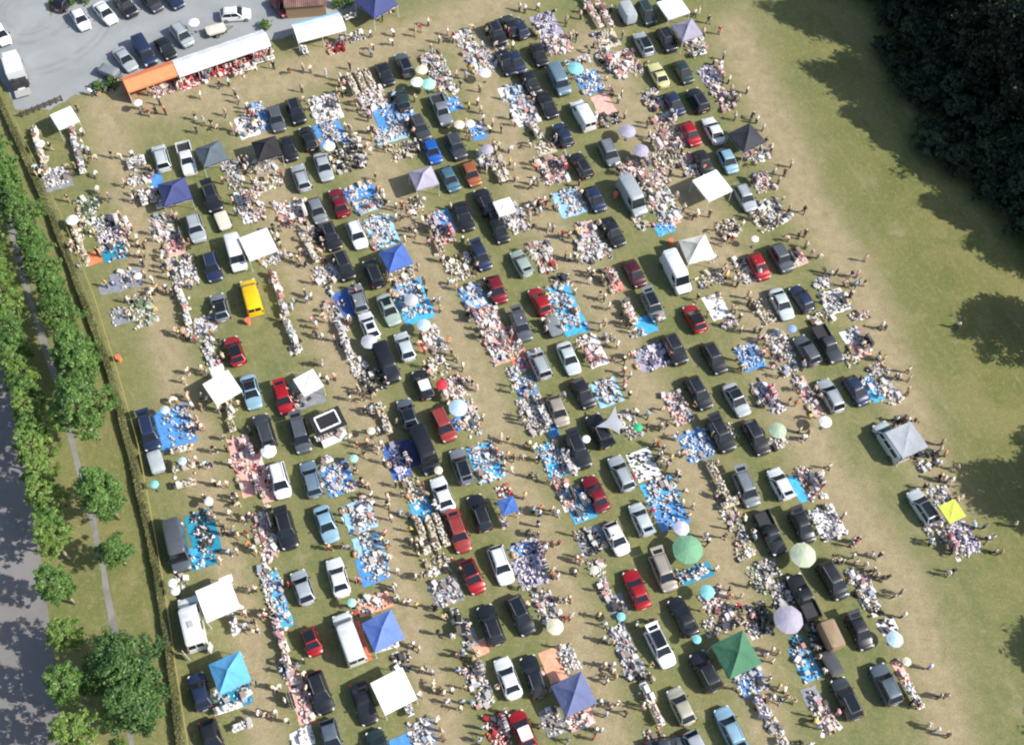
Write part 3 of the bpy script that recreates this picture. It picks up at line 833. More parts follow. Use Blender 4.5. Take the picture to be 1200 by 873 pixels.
def stall(t, x, y, wpx, lpx, base, pal, dens=1., ang=0.):
    px, py = tp(t, x, y); p = at(px, py); k = mpp(px, py)/3.967
    Wd = wpx*k*1.06; Ld = lpx*k*1.06/math.cos(R(27)); a = ROWANG+R(ang); u = Vector((math.cos(a), math.sin(a), 0)); v = Vector((u.y, -u.x, 0))
    if base in ('t','m') and Wd > Ld*1.15:
        Wd, Ld = Ld, Wd; a += math.pi/2; u, v = v, -u
    STALLRECTS.append((p, u, v, Ld/2, Wd/2))
    pn = PN.get(pal, 'mixed')
    z0 = .0
    if base in STALLC:
        m = MB(); nu, nv = max(3, int(Ld/.45)), max(3, int(Wd/.45)); vs = []; fs = []
        for i in range(nu+1):
            for j in range(nv+1):
                e = .5 if i in (0, nu) or j in (0, nv) else 0
                s_, t_ = (i/nu-.5)*Ld+random.uniform(-1,1)*.16*e, (j/nv-.5)*Wd+random.uniform(-1,1)*.16*e
                vs.append((s_, -t_, .012+abs(random.gauss(0,.028))))
        n1 = len(vs)
        for i in range(nu):
            for j in range(nv): q = i*(nv+1)+j; fs.append((q,q+1,q+nv+2,q+nv+1))
        m.add(vs, fs, smooth=True); me = m.mesh('tarpaulin', TARPM)
        if sum(f.normal.z for f in me.polygons) < 0: me.flip_normals()
        o = link('tarpaulin', me, None, p, a, tc(STALLC[base]))
        big = 'large ' if Wd*Ld > 14 else 'small ' if Wd*Ld < 5 else ''
        reg(o, f'{big}{STALLC[base]} tarpaulin {"laid bare" if pal == "-" else "under "+pn+" goods"}', 'tarpaulin', 'tarpaulins laid on the grass', anchor=True)
        z0 = .06
    tables = base in ('t', 'W2', 'm')
    if pal == '-': return
    m = MB()
    if tables:                                      # rows of trestle tables along the stall
        nrow = max(1, round(Wd/1.25)); nlen = max(1, round(Ld/2.1)); TL = Ld/nlen-.12
        cloth = 'white' if pal in 'w' else 'beige' if pal == 'c' else 'ivory'
        for i in range(nlen):
            for j in range(nrow):
                q = p + u*((i+.5)/nlen-.5)*Ld + v*((j+.5)/nrow-.5)*Wd + v*random.uniform(-.12,.12)
                r_ = a+random.uniform(-.06,.06); tb = table(q, r_, max(1.0,TL), cloth)
                reg(tb, f'{cloth} trestle table covered in {pn} goods', 'table', 'trestle tables at the stalls')
                for _ in range(int(TL*18*dens)):
                    s_, t_ = random.uniform(-.48,.48)*TL, random.uniform(-.33,.33)
                    put_item(m, q+u*s_+v*t_, .745, PALL[pal], .62)
        for _ in range(int(Wd*Ld*1.2*dens)):
            put_item(m, p+u*random.uniform(-.5,.5)*Ld+v*random.uniform(-.5,.5)*Wd, 0, PALL[pal])
    else:
        n = int(Wd*Ld*17*dens); phx, phy = random.uniform(0,9), random.uniform(0,9); tries = 0
        ma, mb2, mc = (random.choice((0,.04,.1,.24)), random.choice((0,.04,.1,.2)), random.choice((0,.05,.12))) if base in STALLC else (0,0,0)
        n = int(n*(1-ma-mb2)*(1-mc)*1.08)
        while n > 0 and tries < 20000:
            tries += 1
            s_, t_ = random.uniform(-.5+mc,.5), random.uniform(-.5+ma,.5-mb2)
            s_ += .05*math.sin(t_*17+phx); t_ += .05*math.sin(s_*19+phy)
            # goods lie in clumps and lines with bare gaps between them
            if math.sin(s_*Ld*1.9+phx)*math.sin(t_*Wd*1.7+phy) < -.5 and random.random() < .75: continue
            put_item(m, p+u*s_*Ld+v*t_*Wd, z0, PALL[pal], .72); n -= 1
        nb = 1 if Wd*Ld > 3 else 0
        for _ in range(nb + (1 if Wd*Ld > 12 else 0)):
            if NBOX[0] < 190: box_thing(p+u*random.uniform(-.46,.46)*Ld+v*random.choice((-.5,.5))*Wd*random.uniform(.75,1.05), 0.0 if base not in STALLC else .05, '')
        if pal in 'prl' and Wd*Ld > 4 and NRAIL[0] < 45:
            clothes_rail(p + v*random.choice((-.5,.5))*Wd + u*random.uniform(-.25,.25)*Ld, a)
    if len(m.v):
        c0 = Vector((p.x, p.y, 0)); m.v = [(q[0]-c0.x, q[1]-c0.y, q[2]) for q in m.v]
        o = link('secondhand_goods', m.mesh('secondhand_goods', GOODS, fix=False), None, c0)
        where = 'on trestle tables' if tables else f'on {STALLC[base]} tarpaulin' if base in STALLC else 'spread on the grass'
        reg(o, f'{pn} second-hand goods {where}', 'goods', 'second-hand goods at the stalls', 'stuff')
STALLS = '''
00 195 715 45 250 t c
00 365 712 42 250 t w
00 265 832 120 110 G w .5
00 640 770 80 60 t w
00 645 835 100 60 - w
00 725 830 50 90 B -
00 1085 810 70 140 - w 1.2
00 1150 590 90 110 W w 1.2
00 770 412 130 60 - p 2 105
00 905 375 120 60 - r 2 105
00 1005 335 100 60 - r 1.6 105
00 1120 300 150 60 - r 2 105
00 1140 345 110 40 t p 1 105
00 490 408 90 60 - d .8 100
01 30 235 80 50 - r 1.6 105
01 40 300 100 50 t w 1 105
01 225 250 60 50 t w 1 105
01 370 225 70 60 - r 1.3
01 465 175 70 50 - w 1 105
01 440 95 60 40 t w 1 105
01 590 62 110 40 t c 1 105
01 325 505 125 130 W w .8
01 20 545 55 140 B b
01 345 625 120 120 B w 1.1
01 430 745 130 110 - d .8
01 410 680 100 60 - d .7
01 490 395 120 110 t c
01 545 465 110 120 - w 1.2
01 645 540 175 130 B b .75
01 625 625 140 80 Y w 1.2
01 680 705 110 80 - c
01 830 310 100 130 - w 1.1
01 880 385 80 120 - w 1.2
01 918 485 60 70 B b .3
01 1030 615 65 80 B b .4
01 1070 740 70 90 - w
01 1130 800 70 130 t c
01 985 215 80 150 - w 1.3
01 1050 285 110 110 - w 1.4
01 1130 195 60 130 - w
01 1160 440 50 70 W -
01 35 770 90 70 - w 1
01 60 850 110 70 - c
02 160 120 110 120 L l 1.3
02 210 212 110 90 - p 1.6
02 395 68 85 170 m p 1.1
02 440 185 100 90 E c .9
02 520 300 130 130 - p 1.5
02 445 285 70 110 - d
02 300 295 120 40 t w 1 105
02 360 385 100 110 B b
02 425 488 80 105 P - 
02 455 560 90 60 - d 1.1
02 655 465 80 100 - w 1.1
02 700 565 85 70 - p 1.2
02 735 655 140 100 - p 1.3
02 720 745 120 90 - c 1.2
02 560 778 120 60 - p 1
02 650 835 140 80 - p 1.3
02 915 355 80 90 L l 1.2
02 970 445 70 150 - p 1.2
02 850 210 90 70 - w 1.1
02 865 262 65 25 t w 1 100
02 1135 715 100 80 - w 1
02 20 445 80 110 - b 1.3
02 60 530 110 110 W w 1.3
02 112 620 50 90 t p
02 155 690 85 60 E c .7
02 185 795 110 120 - p 1.4
02 820 770 70 100 - w 1.2
02 1165 850 80 90 - p 1.2
10 420 130 100 190 - g .8
10 365 235 45 150 t c
10 505 205 100 140 - l 1.1
10 570 200 60 80 - r .8
10 528 305 95 75 T w .3
10 437 328 70 60 F -
10 385 325 45 90 - c 1.2
10 590 430 135 90 G w .7
10 495 472 60 45 G -
10 560 600 80 75 G w .4
10 665 575 95 140 - g 1.1
10 690 55 75 80 t w
10 770 95 75 40 t w 1 100
10 760 190 90 120 - w 1.4
10 812 270 80 100 P p 1.2
10 850 390 110 150 - w 1.3
10 862 560 55 190 t w
10 960 640 80 80 G w .7
10 890 680 70 60 - w
10 975 770 55 140 - w 1.4
10 1010 850 60 50 W -
10 1140 90 60 160 W w 1
10 1190 80 60 150 - p 1.2
11 165 120 110 120 - p 1.4
11 230 200 55 130 E c .8
11 262 310 60 120 t c
11 325 405 90 80 - w 1.3
11 345 480 30 70 - d
11 480 22 140 70 B w .4
11 520 85 130 60 Y w 1
11 585 205 120 150 Y w 1
11 685 405 100 60 - c 1.2
11 412 545 75 130 D -
11 365 585 60 110 - w 1.3
11 400 640 50 60 - r
11 415 720 50 180 t w
11 480 835 70 70 - w 1.2
11 730 530 140 190 S w .7
11 830 710 75 120 - w 1.2
11 775 735 35 60 C -
11 862 165 105 110 B l 1
11 868 235 85 60 P p .6
11 945 375 120 110 - c 1.3
11 850 285 55 70 t c
11 1010 510 105 110 B b 1.2
11 1065 585 110 55 K p .9
11 1115 700 110 230 P w 1
11 850 830 90 80 - c
11 1160 150 60 80 G -
11 112 510 42 220 t p
11 165 680 50 110 t w
11 185 755 45 45 - w
11 740 90 70 80 - c
11 75 335 110 50 - w
11 290 210 50 110 - d .9
12 268 72 120 125 Y w .9
12 345 200 85 80 P w 1
12 375 285 120 110 - w 1.3
12 20 150 80 140 - w 1.3
12 130 290 100 70 - w 1
12 165 365 70 60 - r .8
12 700 80 110 140 - w 1.3
12 708 190 85 55 S b .5
12 600 160 55 65 - c 1.3
12 745 150 60 50 P p 1
12 470 430 62 110 K p .8
12 548 590 48 120 t p
12 620 640 90 80 S -
12 580 680 70 30 - w
12 255 570 110 230 S w .8
12 225 435 80 60 - d
12 380 760 85 140 W p .8
12 650 790 150 100 L l 1.1
12 695 750 40 50 D -
12 920 430 110 60 - c 1.1
12 950 555 85 110 W w .3
12 1010 630 60 40 - l
12 1000 190 90 70 - c 1.2
12 1155 150 65 110 - c 1.2
12 1080 390 55 120 - w 1.1
12 1170 580 70 110 - c
12 1105 790 105 110 B b 1
12 15 745 80 200 C w .7
12 20 855 80 60 - b
12 195 625 60 100 - g
12 920 340 60 40 t w
13 25 115 90 120 - w 1.4
13 135 330 75 70 P p 1.1
13 255 445 70 50 - w 1.3
13 310 530 115 100 W w 1.2
13 245 610 110 50 - c
13 430 600 80 40 - p
13 390 690 90 60 W w 1
13 425 750 80 70 P p .9
13 50 735 85 130 - w 1.4
13 90 835 90 70 - w
13 510 850 90 50 - w
13 385 795 60 60 - c
20 815 240 155 175 B w .35
20 845 355 95 50 m c 1 96
20 862 440 105 50 m c 1 96
20 868 512 100 40 t c 1 96
20 1072 155 65 110 t c
20 1088 250 55 50 t c
20 1140 420 95 260 P p .4
20 945 735 120 190 T d 1.1
20 905 830 70 60 S -
21 25 470 55 230 P r .35
21 240 80 125 125 G d .25
21 345 292 130 40 t w 1 100
21 382 480 125 135 B w 1
21 335 405 55 22 t w 1 100
21 480 655 130 130 Y w 1.2
21 525 800 120 110 Y w 1
21 595 210 48 150 t c
21 655 400 85 150 D l 1
21 730 530 75 110 - c 1.2
21 768 625 90 90 S w .3
21 720 360 70 120 N -
21 920 60 100 100 - p 1.2
21 990 175 70 130 - w 1.2
21 942 225 45 60 B b .4
21 1010 240 60 70 - w
21 1070 405 120 160 S w 1
21 1150 540 60 50 - r 1
21 1155 680 50 70 t p
21 820 740 130 150 m c
21 40 745 80 210 - p 1.4
21 535 30 110 90 - d 1.3
22 442 80 115 110 Y w 1.1
22 65 55 90 80 B w .7
22 92 190 80 160 - w 1.3
22 142 170 32 140 t w
22 190 262 50 50 B -
22 545 225 80 120 - w .9
22 190 395 90 150 S w .9
22 262 410 45 110 t w
22 240 545 55 150 - p 1.4
22 312 600 105 140 S w .4
22 335 580 50 50 t w
22 612 415 110 125 W d .35
22 690 535 150 100 S w 1
22 735 640 140 120 B w .25
22 770 150 85 140 P w 1
22 858 325 130 120 B b 1.1
22 955 500 48 180 t c
22 1010 610 80 40 t c 1 100
22 1045 720 60 120 - w .9
22 1080 815 80 60 - c
22 1160 80 60 120 - l 1.1
22 1010 260 50 60 - c
22 370 770 120 110 G d 1.1
22 70 820 110 90 B l 1
22 1000 630 80 60 - c
23 185 100 58 180 P w .9
23 482 65 55 110 S b .4
23 560 75 85 110 - w 1.3
23 20 120 60 100 - l
23 138 525 45 115 S -
23 195 500 70 140 - p 1.3
23 278 685 120 130 W w .9
23 800 560 85 100 - w 1.2
23 885 740 120 170 - l 1.4
23 785 735 85 80 - w 1
23 735 395 110 70 - d 1
23 620 208 80 30 - d
23 50 310 80 40 - w
30 945 15 110 60 T b .5
30 1090 650 150 90 T w .5
30 1060 703 120 26 t w 1 98
30 1130 785 90 60 t w
30 1095 315 35 90 t w
30 1050 105 60 30 W -
30 850 115 50 60 - g
31 110 195 55 230 S w .5
31 65 180 45 230 - w 1.3
31 130 415 45 220 t p
31 205 655 70 200 P p .7
31 215 840 100 70 W w .5
31 160 545 60 60 - w
31 545 55 130 115 B w 1.1
31 550 215 150 70 O w .7
31 490 390 40 170 C -
31 610 420 115 34 t w 1 98
31 675 485 85 75 - d 1.2
31 775 820 110 110 G w 1.1
31 670 860 90 50 B -
31 715 708 45 60 t w
31 840 35 100 80 - c 1.2
31 885 160 130 110 G w 1
31 935 300 70 110 t d
31 985 355 60 120 G d .5
31 1045 420 65 60 O -
31 1000 535 95 70 - p 1.2
31 1050 625 85 110 - w 1.3
31 1120 800 80 130 - r 1.4
32 85 65 130 120 L l 1.1
32 160 235 90 150 - w 1.3
32 190 500 80 130 O -
32 262 470 70 110 - w 1.4
32 190 765 90 110 G c 1
32 320 755 120 60 P p 1.1
32 430 150 50 130 - w 1.2
32 490 225 80 90 G d 1
32 530 430 80 200 G w .9
32 590 555 100 50 - d 1.2
32 855 75 150 60 T w .5
32 870 85 80 26 t w 1 102
32 960 240 110 160 - p 1.3
32 925 325 60 60 - w
32 1105 570 130 110 B w 1
32 645 690 48 180 t p
32 660 820 80 40 - p
32 1160 700 60 90 t l
32 1155 100 90 110 - g 1
32 400 45 80 60 - w
33 440 140 85 160 - w 1.4
33 490 245 70 50 - d 1
33 555 320 80 55 W d .5
33 172 490 85 140 S w .6
33 135 395 60 50 T d
33 225 385 50 130 - d 1.1
33 205 650 75 80 G w .9
33 265 750 80 110 - p 1.4
33 625 545 42 120 P p 1
33 670 650 60 110 t w
33 40 130 80 200 - w 1.3
32 1160 290 85 130 - d 1.0
32 1120 330 60 70 - w 1.0
33 20 780 60 100 - w 1.2
33 60 860 40 30 t p
'''
for ln in STALLS.strip().split('\n'):
    a = ln.split(); stall(a[0], *[float(v) for v in a[1:5]], a[5], a[6], float(a[7]) if len(a) > 7 else 1., float(a[8]) - 102 if len(a) > 8 else 0.)
# orange bins
for i, (t, x, y) in enumerate((('10',1155,632),('10',557,803),('12',480,45),('12',735,262))):
    p = tat(t, x, y); root = link('waste_bin', None, None, p)
    m = MB(); m.tube((0,0,0),(0,0,.85),.26,.33,n=14); kid('body', m.mesh('body', PLAIN, 40), root, tc('bright orange'))
    m = MB(); m.tube((0,0,.86),(0,0,.9),.34,n=14); kid('rim', m.mesh('rim', PLAIN, 40), root, tc('coral'))
    reg(root, 'orange waste bin standing on the grass', 'bin', 'orange bins', anchor=False)
# ------------------------------------------------------------------ people (facing +x)
def skin_person(pose):
    V, E, RAD, TAG = [], [], [], []
    def add(p, r, parent=None, tag=''):
        V.append(p); RAD.append(r); i = len(V)-1
        if parent is not None: E.append((parent, i)); TAG.append(tag)
        return i
    bend = pose == 'bend'
    if bend: hipz, tor = .88, [(.10,0,1.02),(.28,0,1.13),(.42,0,1.17),(.49,0,1.17),(.60,0,1.17),(.68,0,1.20)]; nose = (.68,0,1.08)
    else: hipz, tor = .94, [(.0,0,1.10),(.0,0,1.30),(.0,0,1.45),(.01,0,1.51),(.02,0,1.61),(.015,0,1.70)]; nose = (.125,0,1.60)
    pel = add((0,0,hipz), (.15,.11))
    sp = add(tor[0], (.14,.105), pel, 'shirt'); ch = add(tor[1], (.165,.115), sp, 'shirt'); nb = add(tor[2], (.075,.07), ch, 'shirt')
    nk = add(tor[3], (.055,.055), nb, 'head'); hd = add(tor[4], (.085,.095), nk, 'head'); add(tor[5], (.07,.075), hd, 'head'); add(nose, (.016,.016), hd, 'face')
    for s in (1, -1): add((tor[4][0], s*.098, tor[4][2]), (.018,.012), hd, 'face')
    arms = {'stand': [((.02,.25,1.15),(.08,.26,.92)), ((.02,.25,1.15),(.08,.26,.92))], 'walk': [((.10,.25,1.16),(.26,.24,1.0)), ((-.10,.25,1.16),(-.14,.26,.93))],
            'carry': [((.06,.26,1.14),(.30,.16,1.10)), ((.06,.26,1.14),(.30,.16,1.10))], 'bend': [((.42,.20,.90),(.52,.16,.68)), ((.42,.20,.90),(.50,.17,.66))]}[pose]
    legs = {'stand': [((.01,.10,.50),(0,.11,.09)), ((.02,.10,.50),(.03,.11,.09))], 'walk': [((.14,.10,.52),(.24,.10,.10)), ((-.06,.10,.50),(-.28,.10,.14))],
            'carry': [((.05,.10,.50),(.04,.11,.09)), ((-.02,.10,.50),(-.10,.11,.10))], 'bend': [((.06,.11,.48),(-.02,.12,.09)), ((.05,.11,.48),(-.06,.12,.09))]}[pose]
    for s, (el, wr), (kn, an) in ((1, arms[0], legs[0]), (-1, arms[1], legs[1])):
        shp = (tor[2][0]-.03, .17, tor[2][2]-.04); sh = add((shp[0], s*shp[1], shp[2]), (.06,.06), ch, 'shirt')
        e = add((el[0], s*el[1], el[2]), (.043,.043), sh, 'shirt'); wv = add((wr[0], s*wr[1], wr[2]), (.028,.028), e, 'arm')
        d = (Vector(wr)-Vector(el)).normalized(); pa = Vector((wr[0], s*wr[1], wr[2])) + Vector((d.x, s*d.y, d.z))*.08; pm = add(tuple(pa), (.036,.018), wv, 'hand')
        for k, ln in enumerate((.075,.085,.08,.06)):
            q = pa + Vector((d.x*ln+(k-1.5)*.020*abs(d.z), s*d.y*ln - s*.012, d.z*ln+(k-1.5)*.020*abs(d.x))); add(tuple(q), (.009,.009), pm, 'hand')
        q = pa + Vector((.045, -s*.02, -.01)); add(tuple(q), (.010,.010), wv, 'hand')
        hp = add((0, s*.09, hipz-.05), (.095,.10), pel, 'trousers'); k_ = add((kn[0], s*kn[1], kn[2]), (.062,.062), hp, 'trousers'); a_ = add((an[0], s*an[1], an[2]), (.042,.042), k_, 'calf')
        add((an[0]+.17, s*(an[1]+.02), an[2]-.05), (.04,.03), a_, 'shoe'); add((an[0]-.06, s*an[1], an[2]-.05), (.035,.03), a_, 'shoe')
    me = bpy.data.meshes.new('tmp'); me.from_pydata(V, E, []); o = link('tmp', me)
    sk = o.modifiers.new('s', 'SKIN'); sk.use_smooth_shade = True
    for i, r in enumerate(RAD): me.skin_vertices[0].data[i].radius = r
    me.skin_vertices[0].data[0].use_root = True
    ss = o.modifiers.new('d', 'SUBSURF'); ss.levels = 1; ss.render_levels = 1
    dg = bpy.context.evaluated_depsgraph_get(); body = bpy.data.meshes.new_from_object(o.evaluated_get(dg)); bpy.data.objects.remove(o); bpy.data.meshes.remove(me)
    body.name = 'person'; body.materials.clear(); body.materials.append(SKIN)
    zmin = min(v.co.z for v in body.vertices)
    for v in body.vertices: v.co.z -= zmin
    E2 = [(Vector(V[a])-Vector((0,0,zmin)), Vector(V[b])-Vector((0,0,zmin)), t) for (a, b), t in zip(E, TAG)]
    def near(p):
        best = None
        for a, b, t in E2:
            ab = b-a; k = max(0, min(1, (p-a).dot(ab)/max(ab.length_squared, 1e-9))); d = (p-a-ab*k).length
            if best is None or d < best[0]: best = (d, t)
        return best[1]
    body.update(); hc = Vector(tor[4])-Vector((0,0,zmin)); hdir = Vector((1,0,0)) if not bend else Vector((.25,0,-1)).normalized(); hup = Vector((0,0,1)) if not bend else Vector((1,0,.25)).normalized()
    tags = []
    for f in body.polygons:
        t = near(f.center)
        if t == 'head' and (((f.center-hc).dot(hup) > .045) or ((f.center-hc).dot(hdir) < -.02 and (f.center-hc).dot(hup) > -.06)): t = 'hair'
        tags.append(t)
    def shell(sel, off, name, m):
        fs = [f for f, t in zip(body.polygons, tags) if t in sel]; idx = {}; vs = []; out = []
        for f in fs:
            for i in f.vertices:
                if i not in idx: idx[i] = len(vs); v = body.vertices[i]; vs.append(v.co + v.normal*off)
            out.append([idx[i] for i in f.vertices])
        q = bpy.data.meshes.new(name); q.from_pydata([tuple(v) for v in vs], [], out); q.materials.append(m)
        q.polygons.foreach_set('use_smooth', [True]*len(out)); q.update(); return q
    parts = {'shirt': shell(('shirt',), .02, 'shirt', CLOTH), 'trousers': shell(('trousers','calf'), .016, 'trousers', CLOTH), 'shorts': shell(('trousers',), .02, 'shorts', CLOTH),
             'hair': shell(('hair',), .018, 'hair', HAIRM)}
    for i, f in enumerate(body.polygons):
        if tags[i] == 'shoe': tags[i] = 'shoe_l' if f.center.y > 0 else 'shoe_r'
    parts['shoe1'] = shell(('shoe_l',), .014, 'shoe', CLOTH); parts['shoe2'] = shell(('shoe_r',), .014, 'shoe', CLOTH)
    m = MB(); c = hc+hup*.04
    qm = hup.to_track_quat('Z', 'Y')
    rr = [[c + qm @ Vector((r*math.cos(t), r*math.sin(t), z)) for t in [i*math.pi/7 for i in range(14)]] for r, z in ((.21,-.005),(.115,.015),(.11,.09),(.05,.12))]
    m.loft(rr); parts['hat'] = m.mesh('hat', CLOTH)
    return body, parts
POSES = {k: skin_person(k) for k in ('stand', 'walk', 'carry', 'bend')}
TOPS = [('white','#eeeeec',5),('cream','#e8dcc4',6),('beige','#c8b497',5),('black','#1c1c1f',2.5),('navy','#26304f',1.5),('grey','#85888c',2),('pink','#e0a8a4',2),('red','#b02530',.9),('pale blue','#a8c3dc',2),('brown','#6e5440',1.5),('dark green','#3a4d3c',1),('orange','#dd7a3c',.3),('khaki','#8d8560',1.3),('yellow','#dfc65a',.4)]
BOT = [('black','#1e1e21',4),('dark blue','#2c3a58',4),('beige','#b9a88a',2.5),('white','#dcdad4',1.2),('grey','#6a6c70',2),('brown','#5c4836',1.5)]
HAIRC = [('#2a1d14',3),('#5a4028',3),('#b99a62',2),('#c9c6c0',2.5),('#15120f',2)]
SKC = ['#d9ab8c','#e2b898','#c99674','#e8c4a8']
def pick(l): return random.choices(l, [q[-1] for q in l])[0]
PEOPLE = '''
00 515 715 560 720 610 715 650 490 690 520 720 510 765 515 930 440 1090 430 1105 460 1145 490 905 540 910 600 945 560 980 570 1010 580 1045 520 1075 590 355 500 440 720 435 810 410 700 385 690 400 740 1020 390 1060 380 740 470
01 150 320 217 315 250 320 325 340 435 305 530 155 545 210 535 245 635 190 640 150 890 145 850 180 930 345 975 350 1040 410 1030 470 1045 510 1100 570 1140 600 1130 680 1175 690 1180 750 850 270 815 225 845 310 480 160 440 170 210 410 385 380 400 430 380 460 460 470 470 500 520 545 540 600 600 690 530 700 490 680 440 600 990 490 740 150 770 130 800 100 1120 680
02 185 55 255 90 320 70 120 30 35 30 60 40 300 170 270 160 510 430 470 430 915 90 850 60 870 50 965 140 940 280 985 260 1010 370 1020 410 1095 415 1040 540 1115 540 1140 555 630 575 100 750 10 770 90 650 100 840 85 860 120 845 380 200 360 230 1170 590 1135 750 1090 720
03 80 800 110 760
10 505 40 605 180 635 235 640 260 670 310 755 380 705 430 750 470 770 470 700 480 590 520 830 680 850 680 870 850 935 840 710 560
11 80 190 100 230 110 260 235 520 255 500 255 610 280 640 305 690 275 815 590 40 650 90 650 140 690 240 715 190 740 215 775 150 800 250 850 520 790 480 780 430 980 570 1045 690 960 830 925 790 200 340 160 320 190 330 870 330 960 245 1050 650
12 170 180 220 220 235 215 265 215 250 310 290 320 300 330 355 380 375 400 360 430 410 500 430 510 450 550 430 620 410 650 430 690 480 700 440 720 490 730 520 800 70 90 100 80 130 110 150 60 160 80 110 70 870 120 920 120 985 250 1005 230 990 370 1050 190 1000 400 1030 430 1060 600 1040 640 1000 630 1100 500 1130 660 1150 700 540 780 520 850
13 170 100 110 120 100 230 145 220 175 210 235 310 455 325 270 380 320 390 390 400 405 450 450 440 530 640 370 500 885 635 655 845 460 740 540 790 510 790
20 850 20 870 90 890 140 930 140 935 240 895 255 1035 285 990 345 955 400 910 390 1070 405 1020 505 990 495 970 580 1065 640 1085 560 1110 590 1145 730 1105 740 1060 820 1100 815 820 110 1030 690 1040 730 880 190 960 110 1160 650 1175 800 1130 670
21 330 20 435 100 505 100 535 150 540 260 470 320 515 310 500 360 580 320 490 490 515 510 535 550 610 565 610 600 625 660 660 630 720 765 610 850 1140 300 1120 350 1005 40 1170 370 580 760 430 290 340 800 400 790
22 80 320 100 330 10 380 85 460 5 600 60 560 100 620 135 615 210 640 120 690 100 740 150 785 190 780 220 775 300 850 630 180 630 240 690 230 680 320 690 360 740 385 770 360 775 480 805 525 690 240 720 230 900 740 990 745 910 770 820 650 790 590 545 90 690 400 240 90 80 40
23 130 130 285 420 150 250 190 260 160 290 350 650 420 760 410 770 485 830 810 310 880 425 800 470 820 480 850 490 1010 700 1015 760 1045 750 1060 810 1150 690 395 840 660 10 330 860 150 60 600 200 650 210 690 200
30 1160 155 1130 235 1140 260 1175 300 1180 570 1185 330 1020 10
31 20 270 35 270 5 335 95 610 75 605 40 735 90 720 140 760 645 130 770 80 690 205 710 205 845 350 730 405 770 520 790 510 755 635 830 620 820 600 890 670 910 620 960 670 950 700 1040 850 860 800 930 455 985 460 1030 440 190 490 940 525
32 215 85 250 195 265 190 290 70 320 20 415 150 405 270 430 310 425 380 440 570 485 555 430 500 470 500 490 680 530 720 440 730 410 670 390 800 380 840 260 850 1065 180 1075 300 1060 310 1180 450 1035 240 1160 650 580 310 640 290 1030 320
33 20 430 20 480 50 600 120 670 60 665 150 860 535 100 560 90 620 160 630 270 750 510 830 640 785 800 840 825 865 60 20 650 640 480 410 20 350 20 700 690 20 750
'''
spots = []
for ln in PEOPLE.strip().split('\n'):
    a = ln.split(); n = [float(v) for v in a[1:]]
    for i in range(0, len(n), 2): spots.append(tat(a[0], n[i], n[i+1], .9))
spots.sort(key=lambda p: -(p-CAMPOS).length); spots.reverse()      # nearest (largest in the photo) first
PP = {}
def person(p, pose, rz):
    top, bot, hat = pick(TOPS), pick(BOT), random.random() < .38
    shorts = random.random() < .3
    hc = pick([('cream','#eadfc6',4),('white','#f0efea',2),('straw','#d8bd84',2),('black','#202022',1)]) if hat else None
    key = (pose, hat, shorts)
    if key not in PP:
        body, parts = POSES[pose]; o = link('person', body)
        kid('shirt', parts['shirt'], o); kid('shorts' if shorts else 'trousers', parts['shorts' if shorts else 'trousers'], o)
        kid('shoe', parts['shoe1'], o); kid('shoe', parts['shoe2'], o); kid('hat' if hat else 'hair', parts['hat' if hat else 'hair'], o); PP[key] = o
    else: o = copy_tree(PP[key])
    s = random.uniform(.94, 1.05); o.location = (p.x, p.y, 0); o.rotation_euler = (0, 0, rz); o.scale = (s, s, s)
    sh_ = random.choice(['#e8e8e6','#2a2a2c','#6b5540'])
    o.color = (*srgb(random.choice(SKC)), 1); cols = [top[1], bot[1], sh_, sh_, hc[1] if hat else pick(HAIRC)[0]]
    for k, c in zip(KIDS[o.name], cols): k.color = (*srgb(c), 1)
    act = {'stand':'standing','walk':'walking','carry':'holding something','bend':'bending down'}[pose]
    act = {'carry': 'with forearms raised'}.get(pose, act)
    reg(o, f'person {act} in {top[0]} top and {bot[0]} {"shorts" if shorts else "trousers"}{" with "+hc[0]+" hat" if hat else ""}', 'person', 'people at the market', p=Vector((p.x,p.y,.9)))
def aisle_heading(): return ROWANG + random.choice((0, math.pi)) + random.uniform(-1.2, 1.2)
for p in spots[:300]:
    person(p, random.choices(('stand','walk','carry','bend'), (3,4,2,.8))[0], aisle_heading())
# the rest of the crowd, smaller in the photograph, and traders half hidden among their goods
CP = []
for k in ('stand','walk','carry','bend'):
    body, parts = POSES[k]; L_ = []
    for me, w_ in ((body,'skin'),(parts['shirt'],'top'),(parts['trousers'],'bot'),(parts['shoe1'],'shoe'),(parts['shoe2'],'shoe'),(parts['hair'],'hair')):
        co = np.empty(len(me.vertices)*3, dtype=np.float32); me.vertices.foreach_get('co', co); L_.append((co.reshape(-1,3), [tuple(f.vertices) for f in me.polygons], w_))
    CP.append(L_)
m = MB()
rest = list(spots[300:])
for p in spots[:300]:
    if random.random() < .45: rest.append(p + Vector((random.choice((-1,1))*random.uniform(.5,.8), random.uniform(-.5,.5), 0)))
for p, u, v, hl, hw in STALLRECTS:
    if hl*hw > 1.2 and random.random() < .95:
        for _ in range(random.choice((2,3,3,4,5))): rest.append(p + u*random.uniform(-1,1)*hl + v*random.choice((-1,1))*(hw+random.uniform(.1,.7)))
for p in rest:
    L_ = random.choice(CP); a = random.uniform(0, 6.28); M = np.array([[math.cos(a),-math.sin(a),0],[math.sin(a),math.cos(a),0],[0,0,1]])
    cs = {'skin': srgb(random.choice(SKC)), 'top': srgb(pick(TOPS)[1]), 'bot': srgb(pick(BOT)[1]), 'shoe': srgb('#4a4540'), 'hair': srgb(random.choice(('#eadfc6','#efeee8',pick(HAIRC)[0],pick(HAIRC)[0])))}
    for co, fs, w_ in L_:
        m.add((co @ M.T + np.array([p.x, p.y, 0])).tolist(), fs, 0, cs[w_], True)
